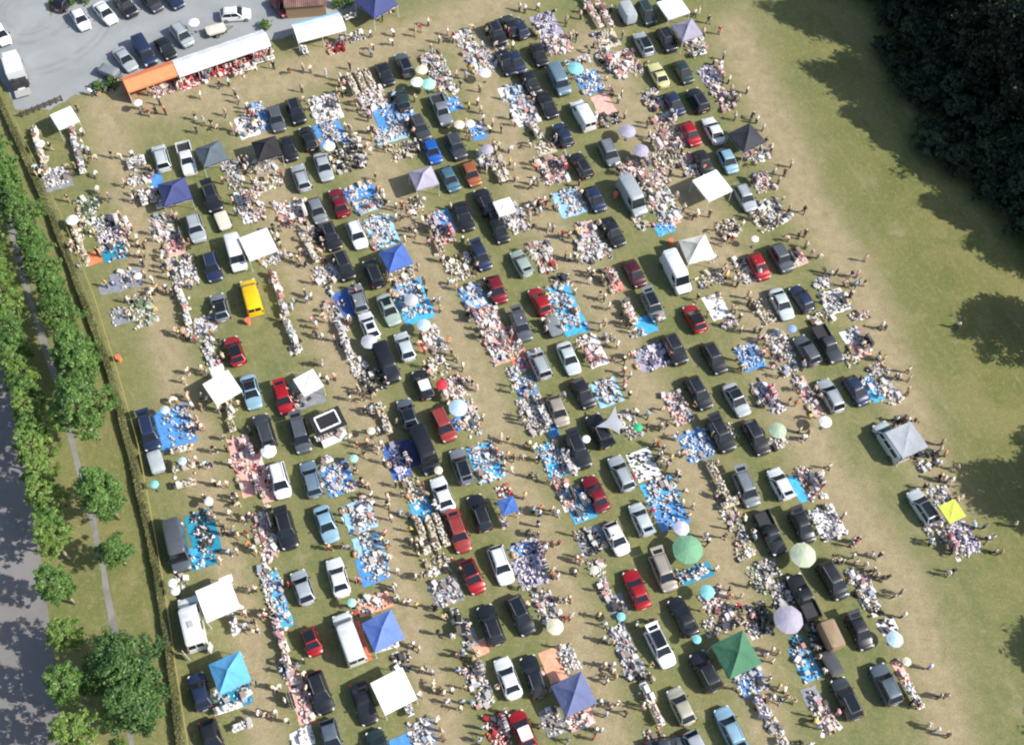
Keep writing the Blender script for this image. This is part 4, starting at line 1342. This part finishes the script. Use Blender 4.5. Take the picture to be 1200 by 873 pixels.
o = link('crowd', m.mesh('crowd', GOODS, fix=False)); o['kind'] = 'stuff'; o['category'] = 'crowd'; o['label'] = 'crowd of market visitors and traders standing among the stalls'

# ------------------------------------------------------------------ trees, hedge, tape fence
def leaf_mat(name, a, b, tr):
    m = bpy.data.materials.new(name); m.use_nodes = True; n = m.node_tree; n.nodes.clear()
    out = n.nodes.new('ShaderNodeOutputMaterial'); mix = n.nodes.new('ShaderNodeMixShader'); mix.inputs[0].default_value = .28
    d = n.nodes.new('ShaderNodeBsdfPrincipled'); d.inputs['Roughness'].default_value = .5; t = n.nodes.new('ShaderNodeBsdfTranslucent')
    at_ = n.nodes.new('ShaderNodeAttribute'); at_.attribute_name = 'col'
    ramp = n.nodes.new('ShaderNodeMix'); ramp.data_type = 'RGBA'; ramp.inputs[6].default_value = (*a, 1); ramp.inputs[7].default_value = (*b, 1)
    n.links.new(at_.outputs['Fac'], ramp.inputs[0]); n.links.new(ramp.outputs[2], d.inputs['Base Color']); t.inputs[0].default_value = (*tr, 1)
    n.links.new(d.outputs[0], mix.inputs[1]); n.links.new(t.outputs[0], mix.inputs[2]); n.links.new(mix.outputs[0], out.inputs[0]); return m
LEAF1 = leaf_mat('leaf_green', (.070,.150,.036), (.19,.33,.08), (.20,.36,.06))
LEAF2 = leaf_mat('leaf_deep', (.050,.115,.036), (.130,.240,.062), (.14,.28,.05))
LEAFY = leaf_mat('leaf_light', (.10,.185,.038), (.27,.39,.095), (.30,.44,.08))
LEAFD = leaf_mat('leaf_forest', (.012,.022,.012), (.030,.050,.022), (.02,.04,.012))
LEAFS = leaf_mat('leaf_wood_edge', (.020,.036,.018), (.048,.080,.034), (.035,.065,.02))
LEAFE = leaf_mat('leaf_dark_green', (.028,.05,.026), (.07,.115,.05), (.06,.11,.035))  # mid dark green leaves of the bush by the wood
LEAFH = leaf_mat('leaf_hedge', (.11,.12,.045), (.27,.265,.11), (.22,.23,.08))
BARK = mat('bark', (.33,.27,.19), rough=.9, noise=.25, nscale=3)
BARKD = mat('bark_dark', (.08,.06,.045), rough=.9, noise=.25, nscale=3)
def leaf_mesh(name, centers, sizes, outs, m, tint):
    """one quad leaf spray per centre, tilted about its outward direction"""
    N = len(centers); nr = outs + RN.normal(0, .55, (N,3)); nr /= np.linalg.norm(nr, axis=1)[:,None]
    rv = RN.normal(0, 1, (N,3)); a = np.cross(nr, rv); a /= np.linalg.norm(a, axis=1)[:,None]; b = np.cross(nr, a)
    s = sizes[:,None]; el = .34+.25*RN.random((N,1))
    q = np.stack([centers-a*s*.9, centers-b*s*el+nr*s*.1, centers+a*s, centers+b*s*el+nr*s*.1], 1).reshape(-1,3)
    me = bpy.data.meshes.new(name); me.vertices.add(4*N); me.vertices.foreach_set('co', q.astype(np.float32).ravel())
    me.loops.add(4*N); me.loops.foreach_set('vertex_index', np.arange(4*N, dtype=np.int32)); me.polygons.add(N)
    me.polygons.foreach_set('loop_start', np.arange(0,4*N,4, dtype=np.int32)); me.polygons.foreach_set('loop_total', np.full(N,4,dtype=np.int32))
    at_ = me.attributes.new('col', 'FLOAT_COLOR', 'POINT'); c = np.repeat(tint,4); at_.data.foreach_set('color', np.stack([c,c,c,np.ones_like(c)],1).astype(np.float32).ravel())
    me.materials.append(m); me.update(calc_edges=True); return me
def crown_mesh(rx, rz, ncl, per, m, seed, leaf=.2):
    rg = np.random.default_rng(seed); d = rg.normal(0,1,(ncl,3)); d /= np.linalg.norm(d,axis=1)[:,None]
    rad = rg.uniform(.35,1.0,ncl)**.6; lump = 1+.38*np.sin(d[:,0]*3.1+seed)*np.cos(d[:,1]*2.7+seed*2)+.12*np.sin(d[:,2]*5+seed)
    cc = d*(rad*lump)[:,None]*np.array([rx,rx,rz]); cc[:,:2] *= (1-.38*np.clip(cc[:,2:]/rz,-.4,1)); cr = rg.uniform(.3,.9,ncl)*rx*.27
    C = np.repeat(cc,per,0); o = rg.normal(0,1,(ncl*per,3)); o /= np.linalg.norm(o,axis=1)[:,None]
    P = C + o*(np.repeat(cr,per)*rg.uniform(.02,1.2,ncl*per)**.6)[:,None]*np.array([1,1,.75])
    outs = o*.3 + P/np.linalg.norm(P,axis=1)[:,None]*.4 + np.array([0,0,.45])
    tint = np.clip(np.repeat(rg.uniform(0,.8,ncl),per)+rg.uniform(-.2,.35,ncl*per),0,1)
    return leaf_mesh('crown', P, rg.uniform(.7,1.3,ncl*per)*leaf, outs, m, tint), cc
def tree_proto(name, hc, rx, rz, ncl, per, m, bark, seed, leaf=.2):
    root = link(name, None); cm, cc = crown_mesh(rx, rz, ncl, per, m, seed, leaf)
    kid('crown', cm, root, loc=(0,0,hc)); mb = MB(); rg = random.Random(seed); r0 = .05+rx*.045
    pts = [Vector((0,0,0)), Vector((rg.uniform(-.1,.1),rg.uniform(-.1,.1),hc*.35)), Vector((rg.uniform(-.2,.2),rg.uniform(-.2,.2),hc*.8)), Vector((0,0,hc+rz*.55))]
    rr = [r0*1.25, r0, r0*.7, r0*.2]
    for i in range(3): mb.tube(pts[i],pts[i+1],rr[i],rr[i+1],8)
    for i in range(0, len(cc), max(1, len(cc)//14)):
        e = Vector(cc[i])+Vector((0,0,hc)); s_ = lerp(pts[1],pts[3],min(.95,max(.15,(e.z-hc*.35)/(hc+rz-hc*.35)*.7))); mb.tube(s_, lerp(s_,e,.92), r0*.4, r0*.1, 5)
    kid('trunk', mb.mesh('trunk', bark), root); return root
TP = {}
def tree(name, kind, p, s, desc, group):
    if kind not in TP:
        a = {'road':(6.9,1.75,3.6,130,42,LEAFY,BARK,3,.15),'road2':(6.6,1.7,3.4,130,42,LEAF1,BARK,5,.15),'mid':(7.4,2.3,3.9,200,46,LEAF1,BARK,8,.17),'mid2':(7.0,2.2,3.7,200,46,LEAF1,BARK,11,.17),'big':(6.9,2.9,4.2,330,44,LEAF2,BARK,14,.18),'big2':(5.6,2.7,3.6,300,44,LEAF2,BARK,41,.18),'darkbush':(1.4,1.5,1.6,90,40,LEAFE,BARKD,33,.14),
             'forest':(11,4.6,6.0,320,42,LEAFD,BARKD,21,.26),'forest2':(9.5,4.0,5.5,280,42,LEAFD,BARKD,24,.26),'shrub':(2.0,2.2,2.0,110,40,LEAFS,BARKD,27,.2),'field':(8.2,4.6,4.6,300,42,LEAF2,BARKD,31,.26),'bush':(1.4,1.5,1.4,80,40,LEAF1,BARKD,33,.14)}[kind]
        root = TP[kind] = tree_proto(name, *a)
    else: root = copy_tree(TP[kind])
    root.location = (p.x, p.y, 0); root.rotation_euler = (0,0,random.uniform(0,6.28)); root.scale = (s, s, s*random.uniform(.95,1.06))
    if desc is not None: reg(root, desc, 'tree' if kind not in ('shrub','bush','darkbush') else 'shrub', group)
    return root
for t, x, y, s, k in (('20',170,105,.95,'road'),('20',150,15,.95,'road2'),('20',200,190,.98,'road2'),('20',222,285,1.0,'road'),('20',240,370,.95,'road2'),('20',258,465,1.05,'road'),('20',275,560,.95,'road'),('20',292,665,1.05,'road'),('20',310,760,.85,'road2'),('20',328,855,1.0,'road'),('30',350,215,1.05,'road2'),('30',408,662,1.1,'road2'),('30',375,430,.9,'road'),('30',440,880,1.1,'road'),('30',470,1060,1.1,'road'),
                      ('10',140,800,1.,'road2'),('10',120,710,.95,'road'),('10',98,625,1.,'road'),('10',76,540,.95,'road'),('10',55,455,1.,'road2'),('10',32,372,1.,'road'),('10',10,290,1.,'road'),('10',-30,130,1.,'road2')):
    tree('roadside_tree', k, tat(t,x,y), s, ('young light green tree' if k == 'road' else 'young green tree')+' along the road', 'trees between road and footpath')
for t, x, y, s, k in (('20',465,295,1.12,'mid'),('20',555,665,1.08,'mid2'),('30',590,35,.62,'mid'),('30',630,575,.98,'big'),('30',690,725,1.0,'big2'),('20',440,40,1.1,'mid2'),
                      ('10',440,960,.86,'mid'),('10',395,830,.8,'mid2'),('10',345,700,.8,'mid'),('10',302,580,.8,'mid2'),('10',255,460,.8,'mid'),('10',210,350,.8,'mid2'),('10',165,240,.82,'mid'),('10',115,120,.84,'mid2'),('00',65,880,.8,'mid'),('00',10,760,.75,'mid2')):
    tree('avenue_tree', k, tat(t,x,y), s, {'mid':'leafy green tree','mid2':'leafy green tree','big':'broad dark green tree','big2':'low broad dark green tree'}[k]+' between footpath and hedge', 'trees between footpath and hedge')
fdesc = 'dark forest tree in the shaded wood beyond the meadow'
rf = random.Random(5)
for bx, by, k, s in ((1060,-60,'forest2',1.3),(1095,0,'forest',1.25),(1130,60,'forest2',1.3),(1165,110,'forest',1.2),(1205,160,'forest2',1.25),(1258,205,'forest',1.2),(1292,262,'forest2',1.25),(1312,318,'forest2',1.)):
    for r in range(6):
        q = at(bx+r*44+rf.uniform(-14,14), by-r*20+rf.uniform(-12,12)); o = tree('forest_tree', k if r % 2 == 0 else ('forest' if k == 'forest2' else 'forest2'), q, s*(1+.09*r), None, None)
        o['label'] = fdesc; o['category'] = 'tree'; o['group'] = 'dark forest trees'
EDGE = [(1002,-50),(1008,-22),(1014,4),(1020,30),(1028,56),(1036,80),(1048,104),(1064,130),(1080,156),(1100,186),(1116,206),(1136,228),(1156,246),(1178,268),(1200,288),(1222,308)]
for bx, by, s in [(x+14, y, .95) for x, y in EDGE]+[(x+40, y-14, 1.3) for x, y in EDGE]+[(x+70, y-26, 1.7) for x, y in EDGE]+[(x+105, y-36, 2.0) for x, y in EDGE]:
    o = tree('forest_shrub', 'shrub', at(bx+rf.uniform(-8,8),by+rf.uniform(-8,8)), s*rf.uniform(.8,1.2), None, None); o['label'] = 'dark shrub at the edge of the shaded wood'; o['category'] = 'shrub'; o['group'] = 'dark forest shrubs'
tree('bush', 'darkbush', at(1090,178), 1.5, 'leafy green bush at the foot of the dark wood', None)
for bx, by, s in ((1262,400,.95),(1322,600,1.08),(1325,540,.8),(1372,805,1.0),(1390,890,.9),(1375,690,.75)):
    o = tree('meadow_tree', 'field', at(bx,by), s, None, None); o['label'] = 'meadow tree shading the edge of the grass'; o['category'] = 'tree'; o['group'] = 'meadow trees'
tree('bush', 'bush', tat('30',560,870), .35, 'small bush growing beside the footpath', None)
# hedge (grassy, clipped) along the field's boundary
HP = [at(-14,92), at(10,140), at(62,256), at(96,345), at(131,440), at(161,560), at(184,665), at(199,760), at(213,873), at(222,930)]
seg = []; tot = 0
for a, b in zip(HP, HP[1:]): seg.append((tot, a, b, (b-a).length)); tot += (b-a).length
def along(d, P):
    for s0, a, b, l in P:
        if d <= s0+l: return lerp(a, b, (d-s0)/l), (b-a).normalized()
    return P[-1][2], (P[-1][2]-P[-1][1]).normalized()
N = 34000; dd = RN.uniform(0, tot, N); C = np.empty((N,3)); O = np.empty((N,3))
for i in range(N):
    q, u = along(dd[i], seg); s = Vector((-u.y,u.x,0)); f = RN.random(); hz = .78+.1*math.sin(dd[i]*.7)
    if f < .5: c = (RN.uniform(-.31,.31), hz+RN.normal(0,.04)); o = Vector((0,0,1))
    elif f < .8: c = (.30+RN.normal(0,.04), RN.uniform(0,hz)); o = s+Vector((0,0,.5))
    else: c = (-.30+RN.normal(0,.04), RN.uniform(0,hz)); o = -s+Vector((0,0,.5))
    p = q + s*(-c[0] if f < 0 else c[0]); C[i] = (p.x,p.y,c[1]); O[i] = o
tint = np.clip(.45+.3*np.sin(dd*.9)+RN.normal(0,.22,N),0,1)
hd = link('hedge', None, None, Vector((0,0,0))); kid('foliage', leaf_mesh('foliage', C, RN.uniform(.08,.17,N), O, LEAFH, tint), hd)
m = MB(); rings = []
for k in range(120):
    q, u = along(tot*k/119, seg); s = Vector((-u.y,u.x,0)); rings.append([q+s*-.26, q+s*-.26+Vector((0,0,.70)), q+s*.26+Vector((0,0,.70)), q+s*.26])
m.loft(rings, smooth=False); kid('core', m.mesh('core', mat('hedge_core',(.17,.17,.07),rough=.95,noise=.4,nscale=4)), hd)
reg(hd, 'long clipped olive green hedge along the market field', 'hedge', p=along(tot*.55,seg)[0])
FP = [at(22,150), at(75,258), at(112,350), at(140,440), at(163,520), at(182,620), at(196,700), at(209,790), at(222,873), at(226,915)]
fs_ = []; ft = 0
for a, b in zip(FP, FP[1:]): fs_.append((ft, a, b, (b-a).length)); ft += (b-a).length
fr = link('tape_fence', None)
for k in range(int(ft/5)+1):
    q, u = along(min(k*5, ft), fs_); mm = MB(); mm.tube((q.x,q.y,0),(q.x,q.y,1.05),.03,.025,6); kid('post', mm.mesh('post', WOODM), fr)
m = MB()
for k in range(int(ft)):
    q0, _ = along(k, fs_); q1, _ = along(min(k+1,ft), fs_)
    for z in (1.0,.6):
        sg = lambda d: -.06*math.sin(math.pi*((d % 5)/5))
        m.add([(q0.x-.03,q0.y,z+sg(k)),(q1.x-.03,q1.y,z+sg(k+1)),(q1.x+.03,q1.y,z+sg(k+1)+.02),(q0.x+.03,q0.y,z+sg(k)+.02)],[(0,1,2,3)])
kid('tape', m.mesh('tape', mat('yellow_tape',(.62,.52,.18),rough=.6)), fr)
reg(fr, 'fence of wooden posts and yellow tape beside the hedge', 'fence', p=along(ft*.5,fs_)[0])
# barrier by the gate: dark posts and rails, and rough shrubs by the covered trailer
br = link('barrier', None, None, Vector((0,0,0))); a, b = tat('00',105,545), tat('00',290,470)
for k in range(8):
    q = lerp(a,b,k/7); mm = MB(); mm.box((q.x,q.y,.5),(.16,.16,1.0)); kid('post', mm.mesh('post', mat('dark_green_wood',(.085,.07,.05),rough=.8)), br)
for z in (.35,.8):
    mm = MB(); mm.tube((a.x,a.y,z),(b.x,b.y,z),.11,n=6); kid('rail', mm.mesh('rail', MATS['dark_green_wood']), br)
reg(br, 'dark brown wooden barrier behind the box truck', 'barrier', p=lerp(a,b,.5))
for t,x,y,s in (('00',460,415,.5),('00',530,395,.55),('00',265,30,.5),('00',330,15,.6),('00',400,8,.55),('01',45,130,.5),('01',385,30,.6),('01',430,20,.55)):
    tree('bush', 'bush', tat(t,x,y), s, 'low green bush at the edge of the car park', 'bushes round the car park')

# ------------------------------------------------------------------ ground
STEP = .7; X0, X1, Y0, Y1 = -85, 95, -30, 150
nx, ny = int((X1-X0)/STEP)+1, int((Y1-Y0)/STEP)+1
gx, gy = np.meshgrid(np.linspace(X0,X1,nx), np.linspace(Y0,Y1,ny)); P = np.stack([gx.ravel(), gy.ravel(), np.zeros(nx*ny)],1)
Rm = np.array(ROT.transposed()); q = (P-np.array(CAMPOS)) @ Rm.T; upx = PW/2+F*q[:,0]/-q[:,2]; upy = PH/2-F*q[:,1]/-q[:,2]
def dpoly(pts):
    best = np.full(len(upx), 1e9)
    for (ax,ay),(bx,by) in zip(pts,pts[1:]):
        l2 = (bx-ax)**2+(by-ay)**2; k = np.clip(((upx-ax)*(bx-ax)+(upy-ay)*(by-ay))/l2,0,1); best = np.minimum(best, np.hypot(upx-ax-k*(bx-ax), upy-ay-k*(by-ay)))
    return best
AISLES = [([(120,130),(150,220),(175,330),(200,430),(232,520),(262,640),(295,760),(315,880)],24),([(290,100),(312,200),(355,320),(400,430),(438,520),(455,620),(480,720),(505,800),(530,880)],26),
 ([(420,90),(440,190),(490,280),(520,370),(558,440),(590,520),(612,580),(655,680),(695,790),(720,880)],26),([(555,60),(595,170),(640,265),(705,350),(740,440),(785,500),(820,580),(848,660),(880,750),(905,880)],26),
 ([(690,60),(735,130),(790,200),(830,280),(880,350),(915,450),(960,540),(1010,620),(1060,690),(1100,800),(1120,900)],30),([(860,40),(910,150),(945,240),(1005,330),(1045,430),(1080,520),(1110,600)],26),([(140,118),(260,118),(340,92),(430,60),(540,25),(600,-10)],26)]
wear = np.zeros(len(upx))
for pts, wd in AISLES: wear = np.maximum(wear, np.exp(-(dpoly(pts)/wd)**2))
def inpoly(pts):
    ins = np.zeros(len(upx), bool); n = len(pts)
    for i in range(n):
        (ax,ay),(bx,by) = pts[i], pts[(i+1)%n]; c = (ay > upy) != (by > upy); ins ^= c & (upx < (bx-ax)*(upy-ay)/(by-ay+1e-12)+ax)
    return ins
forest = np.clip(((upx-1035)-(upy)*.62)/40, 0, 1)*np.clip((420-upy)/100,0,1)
verge = (inpoly([(-200,-300),(0,110),(62,256),(131,440),(184,665),(213,873),(240,1100),(-400,1100)])).astype(float)
mead = np.clip((upx-(860+.42*upy))/130+.15, 0, 1)*(1-verge)
vs = P.copy(); vs[:,2] = 0
big = 4000.; nb = len(vs); ring = [(-big,-big,0),(big,-big,0),(big,big,0),(-big,big,0)]
idx = np.arange(nx*ny).reshape(ny,nx); F4 = np.stack([idx[:-1,:-1],idx[:-1,1:],idx[1:,1:],idx[1:,:-1]],-1).reshape(-1,4).tolist()
c00,c10,c11,c01 = idx[0,0],idx[0,-1],idx[-1,-1],idx[-1,0]
F4 += [[nb,nb+1]+idx[0,::-1].tolist(), [nb+1,nb+2]+idx[::-1,-1].tolist(), [nb+2,nb+3]+idx[-1,:].tolist(), [nb+3,nb]+idx[:,0].tolist()]
me = bpy.data.meshes.new('ground'); me.from_pydata(vs.tolist()+ring, [], F4)
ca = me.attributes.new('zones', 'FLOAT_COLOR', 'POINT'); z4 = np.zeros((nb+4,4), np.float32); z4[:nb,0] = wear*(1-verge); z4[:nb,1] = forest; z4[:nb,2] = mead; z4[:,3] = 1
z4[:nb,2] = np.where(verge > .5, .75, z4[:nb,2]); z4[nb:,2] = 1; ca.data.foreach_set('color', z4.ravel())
gm = bpy.data.materials.new('dry_grass'); gm.use_nodes = True; n = gm.node_tree; b = n.nodes['Principled BSDF']; b.inputs['Roughness'].default_value = .95; b.inputs['Specular IOR Level'].default_value = .15
tcn = n.nodes.new('ShaderNodeTexCoord')
def noise(scale, detail=6, rough=.6, dist=0.):
    t = n.nodes.new('ShaderNodeTexNoise'); t.inputs['Scale'].default_value = scale; t.inputs['Detail'].default_value = detail; t.inputs['Roughness'].default_value = rough; t.inputs['Distortion'].default_value = dist
    n.links.new(tcn.outputs['Object'], t.inputs['Vector']); return t.outputs[0]
def remap(s, a, b_, c, d):
    t = n.nodes.new('ShaderNodeMapRange'); t.inputs[1].default_value = a; t.inputs[2].default_value = b_; t.inputs[3].default_value = c; t.inputs[4].default_value = d; n.links.new(s, t.inputs[0]); return t.outputs[0]
def math_(op, a, b_):
    t = n.nodes.new('ShaderNodeMath'); t.operation = op; t.use_clamp = op != 'SUBTRACT'
    for i, v in enumerate((a, b_)):
        if isinstance(v, (int, float)): t.inputs[i].default_value = v
        else: n.links.new(v, t.inputs[i])
    return t.outputs[0]
def mixc(f, a, b_):
    t = n.nodes.new('ShaderNodeMix'); t.data_type = 'RGBA'; n.links.new(f, t.inputs[0])
    for i, v in ((6, a), (7, b_)):
        if isinstance(v, tuple): t.inputs[i].default_value = (*v, 1)
        else: n.links.new(v, t.inputs[i])
    return t.outputs[2]
av = n.nodes.new('ShaderNodeAttribute'); av.attribute_name = 'zones'; sep = n.nodes.new('ShaderNodeSeparateColor'); n.links.new(av.outputs['Color'], sep.inputs[0])
GREEN, OLIVE, TAN, STRAW, DIRT = (.160,.182,.070), (.225,.220,.095), (.405,.338,.208), (.320,.290,.145), (.310,.252,.150)
base = mixc(remap(noise(.35,8,.65,.4), .38,.62,0,1), GREEN, OLIVE)
mb_ = mixc(remap(noise(.09,6,.6,1.), .42,.60,0,1), (.155,.170,.054), (.228,.212,.082))
base = mixc(sep.outputs[2], base, mb_)
base = mixc(remap(noise(1.7,6,.7), .50,.72,0,.65), base, STRAW)
wf = math_('MULTIPLY', sep.outputs[0], remap(noise(.5,7,.65,.5), .28,.52,.45,1.25))
worn = mixc(remap(noise(.8,7,.7), .35,.65,0,1), TAN, DIRT); worn = mixc(remap(noise(2.6,5,.7), .55,.75,0,.6), worn, OLIVE)
base = mixc(wf, base, worn)
base = mixc(remap(noise(.22,5,.6,.8), .58,.74,0,.42), base, TAN)
mp = n.nodes.new('ShaderNodeMapping'); mp.vector_type = 'TEXTURE'; mp.inputs['Rotation'].default_value = (0,0,ROWANG); mp.inputs['Scale'].default_value = (9,.8,1); n.links.new(tcn.outputs['Object'], mp.inputs[0])
tr = n.nodes.new('ShaderNodeTexNoise'); tr.inputs['Scale'].default_value = 1.0; tr.inputs['Detail'].default_value = 4; n.links.new(mp.outputs[0], tr.inputs['Vector'])
base = mixc(remap(tr.outputs[0], .55,.72,0,.36), base, DIRT)
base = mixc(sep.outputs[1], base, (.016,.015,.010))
fine = n.nodes.new('ShaderNodeVectorMath'); fine.operation = 'SCALE'; n.links.new(base, fine.inputs[0]); n.links.new(remap(noise(5,6,.85),.32,.68,.62,1.36), fine.inputs['Scale'])
n.links.new(fine.outputs[0], b.inputs['Base Color'])
bp = n.nodes.new('ShaderNodeBump'); bp.inputs['Strength'].default_value = .5; bp.inputs['Distance'].default_value = .06; n.links.new(noise(14,4,.8), bp.inputs['Height']); n.links.new(bp.outputs[0], b.inputs['Normal'])
me.materials.append(gm); o = link('ground', me); o['kind'] = 'structure'; o['label'] = 'dry trampled meadow grass of the market field'
def sheet(name, pts, z, m, label):
    me = bpy.data.meshes.new(name); me.from_pydata([(*at(*p)[:2], z) for p in pts], [], [tuple(range(len(pts)))])
    if me.polygons[0].normal.z < 0: me.flip_normals()
    me.materials.append(m); o = link(name, me); o['kind'] = 'structure'; o['label'] = label; return o
def rough_mat(name, c1, c2, s1, s2, edge=None):
    m = bpy.data.materials.new(name); m.use_nodes = True; global n, tcn
    n = m.node_tree; tcn = n.nodes.new('ShaderNodeTexCoord'); b = n.nodes['Principled BSDF']; b.inputs['Roughness'].default_value = .9; b.inputs['Specular IOR Level'].default_value = .2
    c = mixc(remap(noise(s1,7,.65,.6), .36,.64,0,1), c1, c2); c = mixc(remap(noise(.45,5,.6,1.), .58,.75,0,.35), c, tuple(v*.78 for v in c1))
    if edge is not None:                            # worn turning circles left by tyres
        for rad, wd in edge[1]:
            vd = n.nodes.new('ShaderNodeVectorMath'); vd.operation = 'DISTANCE'; n.links.new(tcn.outputs['Object'], vd.inputs[0]); vd.inputs[1].default_value = edge[0]
            c = mixc(math_('MULTIPLY', remap(math_('ABSOLUTE', math_('SUBTRACT', vd.outputs['Value'], rad), 0.), 0., wd, .5, 0.), remap(noise(.25,4,.6,.5),.4,.6,0,1)), c, tuple(v*.72 for v in c1))
    f = n.nodes.new('ShaderNodeVectorMath'); f.operation = 'SCALE'; n.links.new(c, f.inputs[0]); n.links.new(remap(noise(s2,3,.8),.3,.7,.86,1.14), f.inputs['Scale'])
    n.links.new(f.outputs[0], b.inputs['Base Color']); return m
ROAD = rough_mat('asphalt', (.205,.192,.186), (.250,.235,.226), .12, 12)
GRAV = rough_mat('grey_gravel', (.270,.286,.290), (.345,.360,.364), .10, 10, (tuple(tat('00',130,60)), ((3.2,.5),(4.0,.35),(5.6,.6),(10.5,.5),(11.6,.4))))
PATH = rough_mat('path_stone', (.19,.19,.165), (.28,.27,.25), .5, 9)
def smooth_pts(pts, n_=6, jit=0., seed=1):
    rg = random.Random(seed); out = []
    for (ax,ay),(bx,by) in zip(pts, pts[1:]):
        for k in range(n_): out.append((lerp(ax,bx,k/n_)+rg.uniform(-jit,jit), lerp(ay,by,k/n_)+rg.uniform(-jit,jit)))
    return out+[pts[-1]]
sheet('road', [(-160,-60)]+smooth_pts([(-70,170),(-32,320),(10,440),(38,590),(54,700),(69,830),(78,950)],6,1.0,3)+[(-60,950),(-160,560)], .004, ROAD, 'grey asphalt road along the row of trees')
L_ = smooth_pts([(-40,120),(0,235),(30,345),(62,450),(82,525),(104,610),(122,690),(138,790),(152,880),(160,940)],4,1.6,4); R_ = [(x+8,y+.5) for x, y in smooth_pts([(-40,120),(0,235),(30,345),(62,450),(82,525),(104,610),(122,690),(138,790),(152,880),(160,940)],4,1.6,5)]
sheet('footpath', L_+R_[::-1], .008, PATH, 'narrow grey footpath between two rows of trees')
sheet('car_park', [(-60,-120),(480,-120)]+smooth_pts([(470,-20),(420,10),(330,45),(235,62),(140,96),(112,108),(88,112),(60,128),(18,128),(8,104),(-20,60),(-70,-40)],5,1.5,6), .004, GRAV, 'pale grey gravel car park')
o = sheet('lawn_strip', smooth_pts([(60,20),(66,8),(84,3),(104,-3),(128,-14),(128,-30),(52,-30)],4,1.2,8), .012, gm, 'strip of grass between the car park bays')

# ------------------------------------------------------------------ labels: each names its thing by look and by a neighbour no other thing has
from collections import Counter, defaultdict
cnt = Counter(r['d'] for r in REG); used = {o['label'] for o in bpy.data.objects if 'label' in o}
ANCH = [r for r in REG if r['a'] and cnt[r['d']] == 1 and len(r['d'].split()) <= 7]
inside = lambda r: -20 < r['p'][0] < 1220 and -20 < r['p'][1] < 893
ANCH = [r for r in ANCH if inside(r)]
byd = defaultdict(list)
for r in REG: byd[r['d']].append(r)
def quad(a, r):
    dx, dy = r['p'][0]-a['p'][0], r['p'][1]-a['p'][1]
    return ('right of' if dx > 0 else 'left of') if abs(dx) > abs(dy) else ('below' if dy > 0 else 'above')
dist = lambda a, r: math.hypot(r['p'][0]-a['p'][0], r['p'][1]-a['p'][1])
ORD = ['nearest','second','third','fourth','fifth','sixth']
CL = {'suv':'suv'}
for r in REG:
    o, d = r['o'], r['d']; lab = None
    cand = sorted((a for a in ANCH if a is not r), key=lambda a: dist(a, r))[:14]
    if cnt[d] == 1:
        lab = d
        for a in cand:
            L1 = f"{d} {quad(a, r)} the {a['d']}"
            if len(L1.split()) <= 16: lab = L1; break
    else:
        for k in range(6):
            for a in cand:
                qd = quad(a, r); rk = sum(1 for s in byd[d] if s is not r and quad(a, s) == qd and dist(a, s) < dist(a, r))
                if rk == k:
                    L1 = f"{d} {'nearest' if k == 0 else ORD[k]} {qd} the {a['d']}"
                    if len(L1.split()) <= 16 and L1 not in used: lab = L1; break
            if lab: break
    if lab is None: lab = ' '.join(f"{d}".split()[:16])
    used.add(lab); o['label'] = lab
print('things', len(REG), 'objects', len(bpy.data.objects), 'boxes', NBOX[0], 'anchors', len(ANCH), 'people', min(300,len(spots)), 'rest', len(rest))
print('dup labels', len(REG)-len({r['o']['label'] for r in REG}))
